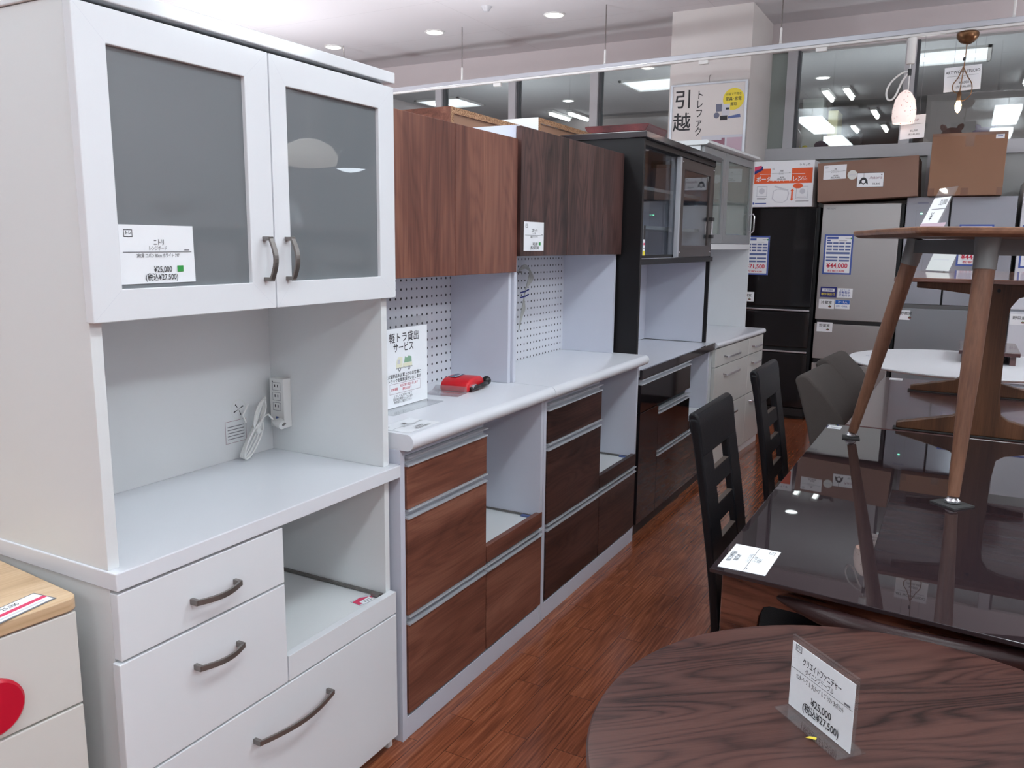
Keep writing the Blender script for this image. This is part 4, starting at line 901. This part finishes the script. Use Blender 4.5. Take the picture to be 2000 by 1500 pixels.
# ---------------------------------------------------------------- chairs
def ladder_chair(loc, rz, label):
    """back stands at local x=0 and leans to -X; seat towards +X"""
    t = thing('ladder_back_chair', loc, rz, label, 'chair', 'black chairs pushed to the glass table')
    W = .325; lean = -.075
    def X(z): return lean*(max(0, z-.45)/.5)**1.25
    zs = [0, .2, .45, .55, .65, .75, .85, .93, .953]
    for y in (0, W-.092):
        mb = MB(); n = len(zs); v = []; f = []
        for z in zs:
            wdt = .03 if z < .45 else .092
            yy0 = y if y == 0 else y+.092-wdt
            th = .020
            xx = X(z)+ (0.0 if z >= .45 else -.05*(.45-z)/.45)
            v += [(xx-th/2, yy0, z), (xx+th/2, yy0, z), (xx+th/2, yy0+wdt, z), (xx-th/2, yy0+wdt, z)]
        for i in range(n-1):
            for k in range(4): f.append((i*4+k, i*4+(k+1) % 4, (i+1)*4+(k+1) % 4, (i+1)*4+k))
        f += [(3, 2, 1, 0), tuple(range(4*n-4, 4*n))]
        mb.add(v, f, 'leather'); mb.build('leg', t, bevel=.006, seg=3)
    # padded top
    pr = []
    for z, th in ((.862, .021), (.91, .024), (.935, .028), (.957, .026), (.967, .012)): pr.append((X(z)-th/2, z))
    pr2 = [(X(z)+th/2, z) for z, th in ((.862, .021), (.91, .024), (.935, .028), (.957, .026), (.967, .012))][::-1]
    MB().prism(pr+pr2, 1, .003, W-.003, 'leather').build('headrest', t, bevel=.006, seg=3, smooth=True)
    for zc in (.797, .713, .629, .545):
        MB().prism([(X(zc-.022)-.007, zc-.022), (X(zc-.022)+.007, zc-.022), (X(zc+.018)+.007, zc+.018), (X(zc+.018)-.007, zc+.018)], 1, .091, W-.091, 'leather').prism([(X(zc+.018)-.0065, zc+.0182), (X(zc+.018)+.0065, zc+.0182), (X(zc+.018)+.0065, zc+.020), (X(zc+.018)-.0065, zc+.020)], 1, .093, W-.093, 'slatedge').build('slat', t)
    MB().prism([(.018, .415), (.355, .415), (.365, .43), (.365, .455), (.35, .468), (.03, .465), (.018, .455)], 1, .0, W, 'leather').build('seat', t, bevel=.008, seg=3, smooth=True)
    for y in (.01, W-.045): MB().box(.315, .35, y, y+.035, 0, .4145, 'leather').build('leg', t, bevel=.004)
    return t
ladder_chair((-.437, 1.822, 0), 0, 'black ladder-back chair nearest the camera, at the left side of the glass table')
ladder_chair((-.462, 2.56, 0), 0, 'second black ladder-back chair, farther along the left side of the glass table')

# chair with bowed back rail at the near end of the glass table
bc = thing('curved_back_chair', (.11, 1.66, 0), 0, 'dark brown chair with bowed padded back tucked under the near glass table end', 'chair')
zr = .662
pts = []; rr = []
cv = [(-.262, 1.600), (-.225, 1.583), (-.160, 1.552), (-.085, 1.531), (-.003, 1.526), (.08, 1.532), (.16, 1.549), (.24, 1.563), (.32, 1.573), (.39, 1.58), (.44, 1.585), (.47, 1.59)]
pts = sm([(x-.11, y-1.66, zr) for x, y in cv])
for i in range(len(pts)):
    e = min(i, len(pts)-1-i)/4; rr.append(.004+.0165*math.sin(min(1, e/3)*math.pi/2))
MB().tube(pts, rr, 'bleather', 20).build('back_rail', bc, smooth=True)
for x, y, kx in ((-.11, 1.565, .02), (.33, 1.565, -.02)):
    MB().tube([(x-.11, y-1.66-.01, zr-.012), (x-.11+kx*.4, y-1.66+.01, .42), (x-.11+kx*.2, y-1.66-.01, 0)], [.012, .015, .011], 'brownwood', 12).build('leg', bc, smooth=True)
for x in (.06, .36): MB().tube([(x-.11, .33, .41), (x-.11, .335, 0)], [.014, .011], 'brownwood', 12).build('leg', bc, smooth=True)
MB().box(-.07, .27, .0, .36, .41, .46, 'leather').build('seat', bc, bevel=.015, seg=3, smooth=True)

def fabric_chair(loc, rz, label):
    t = thing('upholstered_chair', loc, rz, label, 'chair', 'grey fabric chairs beside the brown table')
    pr = [(-.205, .812), (-.192, .832), (-.172, .838), (-.150, .832), (-.075, .76), (-.01, .675), (.03, .58), (.05, .47), (.03, .40), (-.10, .40), (-.118, .50), (-.142, .62), (-.18, .74)]
    MB().prism(pr, 1, 0, .40, 'greyfab').build('backrest', t, bevel=.018, seg=4, smooth=True)
    MB().box(-.09, .42, .0, .40, .37, .47, 'greyfab').build('seat', t, bevel=.02, seg=3, smooth=True)
    for x in (-.07, .38):
        for y in (.03, .35): MB().tube([(x, y, .371), (x, y, 0)], [.018, .011], 'blk', 12).build('leg', t, smooth=True)
    return t
fabric_chair((-.355, 3.42, 0), math.radians(-5), 'grey fabric chair with sloping padded back, the nearer of two by the brown table')
fabric_chair((-.355, 3.95, 0), math.radians(-5), 'grey fabric chair with sloping padded back, the farther of two by the brown table')

# ---------------------------------------------------------------- fridges and boxes
FYP = 6.60
def spec_sheet(o, w, h, price, sub, label, group='blue bordered price sheets on the fridges', maker='FRIDGE'):
    it = [('r', 0, 0, w, h, 'blue'), ('r', .004*3, .004*3, w-.012, h-.012, 'paper'), ('r', .02, h*.885, w*.48, h*.94, 'blue'), ('r', .02, h*.83, w*.22, h*.87, 'blue'), ('r', w*.5, h*.84, w*.78, h*.85, 'inkgrey'), ('r', w*.72, h*.90, w*.88, h*.912, 'inkgrey'), ('c', w*.92, h*.906, .006, 'green')]
    for z in (.785, .705, .625): it += [('r', .02+k*(w-.03)/4, h*z-.006, .02+(k+.85)*(w-.03)/4, h*z+.006, 'bluebar') for k in range(4)]
    it += [('r', .018, h*.535-.008, w-.02, h*.535+.008, 'bluebar')]
    for z in (.43, .35): it += [('r', .02, h*z-.006, w*.5, h*z+.006, 'bluebar'), ('r', w*.54, h*z-.006, w-.02, h*z+.006, 'bluebar')]
    it += [('t', price, w/2, h*.215, w*.235, 'red', .95, .02), ('t', sub, w*.48, h*.085, w*.085, 'red', .9, .02)]
    return card('price_sheet', label, 'price sheet', o, (1, 0, 0), (0, 0, 1), w, h, it, group=None, thick=.002)
def small_sign(o, w, h, items, label, mat='paper'):
    return card('magnet_sign', label, 'sign', o, (1, 0, 0), (0, 0, 1), w, h, items, mat=mat)
veg = lambda t: [('t', t, .055, .046, .024, 'ink', 1.1, .01), ('c', .08, .017, .011, 'brownplush', .006), ('r', .075, .02, .083, .03, 'truckgreen')]
def fridge(name, x0, x1, yf, h, label, doors, body, front, base=.05, top=None, seam='blk', recess=.0):
    t = thing(name, ((x0+x1)/2, yf, 0), 0, label, 'fridge'); hw = (x1-x0)/2
    MB().box(-hw, hw, .035, .55, 0.02, h, body).box(-hw+.02, hw-.02, .05, .5, 0, .0195, 'blk').build('body', t, bevel=.004)
    for i, (a, b, z0, z1) in enumerate(doors):
        MB().box(a-(x0+x1)/2, b-(x0+x1)/2, 0, .0345, z0, z1, front[min(i, len(front)-1)]).build('door', t, bevel=.004)
    return t
fb = fridge('fridge', -1.525, -.975, FYP, 1.638, 'black glass-front fridge behind the end of the cupboard row', [(-1.52, -.995, .885, 1.632), (-1.52, -.995, .572, .843), (-1.52, -.995, .10, .522)], 'fridgeblackside', ['fridgeblack'])
for z in (.852, .53): MB().box(-.268, .25, -.006, .02, z, z+.013, 'chrome').build('trim_strip', fb, bevel=.002)
MB().box(-.27, .25, .01, .034, .03, .09, 'blk').build('plinth', fb)
fs = fridge('fridge', -.955, -.40, FYP, 1.655, 'brushed silver fridge right of the black one', [(-.955, -.425, .80, 1.662), (-.955, -.425, .50, .770), (-.955, -.425, .10, .465)], 'fridgeblackside', ['steel'])
mbx = MB(); decorate(mbx, ((-.26, -.0005, 1.625), (1, 0, 0), (0, 0, 1)), [('t', 'HITACHI', .04, .0, .018, 'inkgrey', .9, .01)]); mbx.build('maker_lettering', fs)
MB().box(-.262, .25, .004, .0345, .7705, .7995, 'blk').box(-.262, .25, .004, .0345, .4655, .4995, 'blk').build('seam', fs)
fg = fridge('fridge', -.395, .290, FYP, 1.70, 'blue-grey double-door fridge behind the stacked tables', [(-.392, -.118, .945, 1.70), (-.106, .287, .945, 1.70), (-.39, .287, .50, .915), (-.39, .287, .08, .47)], 'fridgeblackside', ['greyfridge', 'greyfridge', 'greyfridge2', 'greyfridge2'])
cx = (-.395+.290)/2
pn = MB(); decorate(pn, ((0, -.0005, 0), (1, 0, 0), (0, 0, 1)), [('f', -.325-cx, 1.12, -.255-cx, 1.61, .002, 'inkgrey'), ('r', -.322-cx, 1.655, -.25-cx, 1.664, 'midgrey')]); pn.build('control_panel', fg)
MB().box(-.298-cx, -.284-cx, -.002, 0, 1.583, 1.589, 'led').build('indicator_lamp', fg)
MB().box(-.335, .335, .0, .034, .9165, .9435, 'gunmetal').build('seam', fg)
fw_ = fridge('fridge', .315, .95, FYP, 1.80, 'white fridge at the right edge of the picture', [(.315, .95, .935, 1.795), (.315, .95, .42, .92), (.315, .95, .08, .40)], 'whitefridge', ['whitefridge'])
y = FYP
spec_sheet((-1.522, y, 1.122), .195, .30, '¥71,500', '税抜価格¥ 65,000', 'price sheet reading 71,500 yen on the black fridge', maker='')
spec_sheet((-.928, y, 1.142), .203, .295, '¥44,000', '税抜価格¥ 40,000', 'price sheet reading 44,000 yen on the silver fridge')
spec_sheet((-.045, y, 1.225), .21, .285, '¥44,000', '税抜価格¥ 40,000', 'price sheet reading 44,000 yen on the blue-grey fridge, partly behind a table leg')
spec_sheet((.332, y, 1.22), .21, .285, '¥49,500', '税抜価格¥ 45,000', 'price sheet cut by the right edge of the picture on the white fridge')
small_sign((-1.535, y, .913), .113, .075, veg('冷蔵室'), 'white sign for the cold compartment low on the black fridge door')
small_sign((-.930, y, .970), .115, .078, [('r', .012, .042, .10, .066, 'paper'), ('t', '3ヶ月保証', .056, .054, .017, 'blue', .9, .01), ('t', '動作保証付', .056, .022, .022, 'yellow', .9, .01)], 'navy blue guarantee sign on the silver fridge', 'navy')
small_sign((-.808, y, .970), .105, .070, [('t', 'おそうじ済', .05, .056, .014, 'blue'), ('t', '自動製氷', .05, .038, .02, 'blue', 1, .01), ('t', '機能付き', .05, .017, .02, 'blue', 1, .01)], 'white sign with blue letters at the right on the silver fridge')
small_sign((-.935, y, .883), .110, .072, veg('冷蔵室'), 'white sign for the cold compartment on the silver fridge')
small_sign((-.820, y, .886), .105, .068, [('r', .002, .036, .103, .066, 'sky'), ('t', '2～3人', .055, .051, .022, 'paper', 1, .01), ('t', '201～300L', .05, .02, .018, 'blue', 1, .01)], 'white and bright blue sign for two to three people on the silver fridge')
small_sign((-.937, y, .708), .112, .072, veg('野菜室'), 'white sign for the vegetable drawer on the silver fridge')
small_sign((-.385, y, .828), .082, .070, veg('野菜室'), 'white sign for the vegetable drawer on the blue-grey fridge')
small_sign((.318, y, .832), .112, .075, veg('野菜室'), 'white sign for the vegetable drawer on the white fridge')

# boxes on the fridges
def carton(name, x0, x1, y0, y1, z0, z1, mat, label, tape=False, cat='box', flare=0):
    t = thing(name, ((x0+x1)/2, (y0+y1)/2, z0), 0, label, cat); hx = (x1-x0)/2; hy = (y1-y0)/2; h = z1-z0
    mb = MB().box(-hx, hx, -hy, hy, .0005, h, mat); mb.build('body', t, bevel=.003)
    return t, hx, hy, h
t, hx, hy, h = carton('cooker_box', -1.495, -1.030, 6.56, 6.90, 1.639, 1.980, 'paper', 'white and orange carton of a rice cooker on the black fridge')
pr = MB(); w = hx*2
dec = [('r', .03, .175, w-.012, .285, 'orange'), ('p', [(.012, .235), (.09, .275), (.09, .305), (.02, .285)], 'navy'), ('p', [(.016, .262), (.08, .29), (.08, .31), (.02, .30)], 'pink'), ('r', .07, .243, .40, .2455, 'paper'),
       ('t', 'ポータブルトイレン', .215, .205, .042, 'paper', .9, .02), ('t', 'ドライ', .385, .218, .018, 'paper'), ('t', 'しっかり', .385, .20, .018, 'paper'), ('t', 'り ヤ ♯ ◎', w-.07, .308, .018, 'ink'),
       ('p', [(.17, .06), (.175, .12), (.21, .135), (.285, .125), (.295, .10), (.285, .05), (.25, .03), (.20, .035)], 'palegrey'), ('p', [(.178, .063), (.182, .118), (.21, .13), (.28, .12), (.287, .10), (.278, .053), (.25, .036), (.20, .041)], 'paper'),
       ('p', [(.18, .15), (.19, .158), (.29, .128), (.285, .118)], 'palegrey'), ('f', .055, .08, .13, .155, .0015, 'midgrey'), ('c', .092, .12, .022, 'palegrey'), ('r', .058, .064, .128, .068, 'inkgrey'), ('r', .058, .054, .12, .057, 'inkgrey'),
       ('f', .345, .06, .43, .15, .0015, 'midgrey'), ('c', .39, .115, .02, 'palegrey'), ('r', .35, .07, .425, .074, 'inkgrey'), ('c', .355, .155, .036, 'orange', .019), ('r', .31, .06, .322, .12, 'orange'), ('p', [(.302, .118), (.33, .118), (.316, .135)], 'orange'), ('p', [(.302, .062), (.33, .062), (.316, .045)], 'orange'),
       ('r', .345, .04, .44, .044, 'inkgrey'), ('r', .022, .02, .04, .036, 'blue'), ('r', .045, .024, .13, .031, 'blue')]
decorate(pr, ((-hx, -hy-.0002, 0), (1, 0, 0), (0, 0, 1)), dec); pr.build('print', t)
card('price_tag', 'white price tag on the white and orange carton', 'price tag', (-1.345, 6.5595, 1.835), (1, 0, -.01), (0, 0, 1), .155, .102, pricetag(.155, .102, '炊飯器', 'ポータブル', '新品 未使用', '¥4,900', '(税込¥5,390)'))
t, hx, hy, h = carton('cardboard_box', -.985, -.322, 6.50, 7.0, 1.684, 1.962, 'card2', 'wide low brown cardboard box on the silver fridge')
t.rotation_euler = (0, -.054, 0); t.location.z = 1.686
card('price_tag', 'white price tag at the left on the wide low cardboard box', 'price tag', (-.955, 6.4995, 1.828), (1, 0, .04), (0, 0, 1), .155, .10, pricetag(.155, .10, '照明', 'ペンダントライト', '3灯 ガラスシェード', '¥8,000', '(税込¥8,800)'))
card('round_sticker', 'round white sticker on the wide low cardboard box', 'sticker', (-.79, 6.4995, 1.825), (1, 0, 0), (0, 0, 1), .001, .001, [('c', .033, .033, .033, 'paperd'), ('r', .012, .03, .054, .035, 'palegrey')])
card('lamp_label', 'white product label with a black lamp drawing on the wide low cardboard box', 'label', (-.725, 6.4995, 1.77), (1, 0, 0), (0, 0, 1), .178, .10,
     [('f', 0, 0, .178, .10, .002, 'ink'), ('r', .044, .06, .046, .098, 'ink'), ('p', [(.015, .018), (.02, .05), (.035, .068), (.055, .068), (.07, .05), (.076, .018), (.06, .03), (.045, .016), (.03, .03)], 'ink'), ('c', .045, .04, .012, 'paper'), ('t', 'Astoria', .125, .065, .028, 'mauved', 1, 0), ('t', '¥3,800', .13, .022, .018, 'ink'), ('c', .162, .085, .004, 'ink')])
t, hx, hy, h = carton('cardboard_box', -.262, .186, 6.50, 6.95, 1.703, 2.115, 'card', 'tall cardboard box with brown tape on the blue-grey fridge')
w = hx*2
for q_ in ([('r', 0, h-.018, w, h, 'tape'), ('r', w*.45, h-.09, w*.57, h-.001, 'tape')], [('r', w*.45, 0, w*.55, .05, 'tape')], [('r', 0, 0, .04, .05, 'tape')], [('r', w-.035, 0, w, .05, 'tape')]):
    tp = MB(); decorate(tp, ((-hx, -hy-.0004, 0), (1, 0, 0), (0, 0, 1)), q_); tp.build('tape', t)
tp = MB(); decorate(tp, ((-hx, -hy-.0004, 0), (1, 0, 0), (0, 0, 1)), [('r', w-.07, h-.045, w-.02, h-.015, 'paper'), ('r', w-.06, h-.032, w-.03, h-.027, 'blue')]); tp.build('sticker', t)
MB().box(-hx, hx, -hy, hy, h+.0005, h+.002, 'tape').build('top_tape', t)

# toys on the window ledge behind the glass
def plush(x, y, s, mat, label, ears=True, sx=1.0):
    t = thing('soft_toy', (x, y, 2.1405), 0, label, 'toy')
    MB().ball((0, 0, s*.62), s*.62, mat, sc=(sx*1.2, .8, 1)).xf(Matrix.Translation((0, 0, 0))).build('body', t, smooth=True)
    if ears:
        for q in (-1, 1): MB().tube([(q*s*.4, 0, s*.95), (q*s*.62, 0, s*1.3), (q*s*.75, 0, s*1.45)], [s*.2, s*.22, s*.08], mat, 10).build('ear', t, smooth=True)
plush(-.86, 7.36, .075, 'darkplush', 'dark toy with two pointed ears on the window ledge', True)
plush(-1.12, 7.38, .055, 'purple', 'round purple toy on the window ledge left of the dark eared one', False, 1.4)
plush(-1.34, 7.38, .028, 'pink', 'small pink ball on the window ledge near the pillar', False)
plush(-1.25, 7.38, .03, 'yellow', 'small yellow ball on the window ledge beside the pink one', False)
plush(-.17, 7.38, .10, 'brownplush', 'brown toy with raised ears on the ledge above the tall cardboard box', True)
plush(.06, 7.36, .09, 'lilac', 'lilac toy with pointed ears on the ledge, right of the brown one', True, 1.5)
tag(MB().prism([(-1.39, 2.1405), (-1.28, 2.1405), (-1.27, 2.25), (-1.30, 2.30), (-1.33, 2.26), (-1.36, 2.33), (-1.385, 2.27)], 1, 7.30, 7.37, 'plastic').build('clear_gift_bag'), 'clear crumpled gift bag on the window ledge near the pillar', 'bag')

# ---------------------------------------------------------------- poster on the pillar
pf = tag(thing('poster_frame', (-1.83, 6.47, 1.80), 0, 'framed poster about a removal service hanging before the pillar', 'poster'))
po = door_frame(-.298, .298, 0, .772, -.278, .278, .02, .757, -.008, .008, 'alu')
po.v = [(y_, x_, z_) for x_, y_, z_ in po.v]; po.build('frame', pf, bevel=.002)
sh = MB().box(-.280, .280, -.002, .002, .018, .76, 'pillar'); sh.nonorm = True
sh.mats = ['pillar']
pw = .56
decorate(sh, ((-.28, -.0021, .018), (1, 0, 0), (0, 0, 1)), [
    ('t', '引', .085, .631, .145, 'ink', 1, .012), ('t', '越', .080, .461, .145, 'ink', 1, .012)]+
    [('t', c_, .215, z_, .072, 'ink', .85, .012) for c_, z_ in zip('トレファク', (.662, .594, .526, .458, .390))]+
    [('c', .475, .62, .080, 'yellow'), ('t', '引越で不用な', .475, .655, .022, 'ink', .9), ('t', '家具･家電', .475, .62, .03, 'ink', .9, .01), ('t', '買取', .478, .582, .028, 'ink', .9, .01),
     ('r', .345, .535, .39, .59, 'midgrey'), ('r', .392, .503, .45, .587, 'palegrey'), ('r', .42, .545, .445, .56, 'ink'), ('c', .352, .507, .022, 'midgrey'), ('r', .38, .47, .435, .503, 'ink'), ('p', [(.44, .495), (.53, .51), (.535, .485), (.44, .48)], 'bluebar'),
     ('r', .245, .0, .56, .36, 'palegrey'), ('r', .0, .0, .245, .25, 'palegrey'), ('r', .26, .14, .40, .325, 'mauved'), ('r', .27, .16, .37, .31, 'mauve'), ('r', .44, .02, .555, .34, 'mauve'), ('r', .275, .235, .365, .262, 'bluebar'), ('r', .40, .12, .425, .34, 'mauved'), ('r', .24, .02, .42, .20, 'mauve'), ('r', .42, .10, .50, .17, 'mauved')])
sh.build('printed_sheet', pf)
MB().tube([(0, 0, .772), (0, .003, .80), (0, .015, .825), (0, .0295, .83)], .0025, 'greyhandle', 8).build('hanging_wire', pf, smooth=True)

# ---------------------------------------------------------------- pendant lamps on the rail
q = rail_at(-.405)
pl1 = thing('pendant_lamp', (q.x, q.y, 2.64), 0, 'lit pendant lamp with a white flecked glass shade on the rail', 'pendant lamp')
MB().lathe([(.022, -.155), (.025, -.15), (.026, .0), (.02, .0015)], (0, 0, -.001), 'whiteplastic', 20).build('rail_adapter', pl1, smooth=True)
MB().tube([(0, 0, -.157), (0, 0, -.32)], .0035, 'whiteplastic', 8).tube(sm([(-.01, 0, -.20), (-.05, 0, -.21), (-.105, 0, -.26), (-.125, 0, -.32), (-.11, 0, -.365), (-.075, 0, -.35), (-.04, 0, -.26), (-.01, 0, -.215)]), .006, 'whiteplastic', 8).build('cord', pl1, smooth=True)
MB().tube([(0, 0, -.185), (0, 0, -.225)], .011, 'blk', 10).build('cord_clip', pl1)
MB().lathe([(.012, -.312), (.035, -.33), (.058, -.37), (.070, -.43), (.070, -.475), (.062, -.515), (.060, -.515), (.067, -.475), (.067, -.43), (.055, -.372), (.033, -.333), (.010, -.315)], (-.012, 0, 0), 'terrazzo', 32).build('shade', pl1, smooth=True)
MB().ball((-.012, 0, -.42), .024, 'bulbsoft').build('bulb', pl1, smooth=True)
q = rail_at(-.10)
pl2 = thing('pendant_lamp', (q.x, q.y, 2.64), 0, 'bare filament bulb pendant with an aged brass canopy on the rail', 'pendant lamp')
MB().lathe([(.001, -.072), (.02, -.07), (.045, -.055), (.06, -.03), (.062, -.012), (.055, -.001), (.001, 0)], (0, 0, 0), 'brass', 32).build('canopy', pl2, smooth=True)
MB().tube([(0, 0, -.07), (-.002, 0, -.15), (-.008, 0, -.25), (-.015, 0, -.36)], .003, 'brass', 8).tube(sm([(-.008, 0, -.20), (-.03, .01, -.26), (-.055, .01, -.30), (-.052, .01, -.335), (-.02, 0, -.36)]), .003, 'brass', 8).tube(sm([(-.008, 0, -.20), (.02, -.01, -.26), (.048, -.01, -.31), (.045, -.01, -.37), (.01, 0, -.40), (-.014, 0, -.385)]), .003, 'brass', 8).tube([(-.006, 0, -.145), (-.007, 0, -.165)], .008, 'blk', 8).build('cord', pl2, smooth=True)
MB().lathe([(.006, -.345), (.012, -.352), (.014, -.385), (.015, -.40)], (-.015, 0, 0), 'brass', 16).build('lamp_socket', pl2, smooth=True)
MB().lathe([(.010, -.40), (.018, -.425), (.016, -.45), (.006, -.468), (.001, -.472)], (-.015, 0, 0), 'bulb', 20).build('bulb', pl2, smooth=True)
q = rail_at(-.10)
h1 = card('hanging_tag', 'white tag naming a lighting maker, hanging behind the filament bulb pendant', 'price tag', (-.205, q.y+.035, 2.30), (1, 0, .045), (-.03, 0, 1), .20, .145,
     [('t', 'ART WORK STUDIO', .10, .112, .024, 'ink', .85, .01), ('r', .015, .088, .185, .0895, 'ink'), ('t', 'ペンダント', .10, .075, .013, 'ink'), ('t', '¥6,000', .11, .048, .022, 'ink', .9), ('t', '(税込¥6,600)', .11, .024, .018, 'ink', .9)])
h2 = card('hanging_tag', 'pale tag hanging just under the white flecked lamp shade', 'price tag', (-.435, q.y+.10, 2.035), (1, 0, .06), (0, 0, 1), .142, .145,
     [('t', 'スタジオ', .07, .112, .02, 'mauved', .85, .01), ('r', .01, .088, .13, .0895, 'ink'), ('t', '¥6,000', .08, .048, .018, 'ink', .9), ('t', '(税込¥6,600)', .08, .026, .014, 'ink', .9)])
for hh_, xs_, zt in ((h1, (-.16, -.05), 2.449), (h2, (-.40, -.33), 2.182)):
    for xx in xs_:
        l_ = hh_.location; yy = l_.y
        MB().tube([(xx-l_.x, 0, zt-l_.z), (xx-l_.x, q.y-yy+.012, 2.642-l_.z)], .0008, 'inkgrey', 6).build('string', hh_)
# two more pendants, outside the picture, mirrored in the cupboard glass
l1 = thing('pendant_lamp', (.89, 3.70, 1.76), 0, 'wide white pendant lamp mirrored in the glass doors of the white cupboard', 'pendant lamp')
MB().lathe([(.02, .16), (.06, .155), (.13, .12), (.165, .06), (.15, .015), (.06, 0), (.001, -.004)], (0, 0, 0), 'whiteshade', 32).build('shade', l1, smooth=True)
MB().tube([(0, 0, .16), (0, 0, CZ-1.76)], .004, 'whiteplastic', 8).build('cord', l1)
l2 = thing('pendant_lamp', (1.06, 4.27, 1.80), 0, 'dark dome pendant lamp mirrored in the glass doors of the white cupboard', 'pendant lamp')
MB().lathe([(.02, .13), (.06, .12), (.10, .08), (.115, .02), (.118, 0), (.112, 0), (.11, .02), (.09, .07), (.02, .11)], (0, 0, 0), 'darkshade', 32).build('shade', l2, smooth=True)
MB().lathe([(.11, .012), (.05, -.012), (.001, -.02)], (0, 0, 0), 'bulbwhite', 24).build('diffuser', l2, smooth=True)
MB().tube([(0, 0, .13), (0, 0, CZ-1.80)], .004, 'whiteplastic', 8).build('cord', l2)
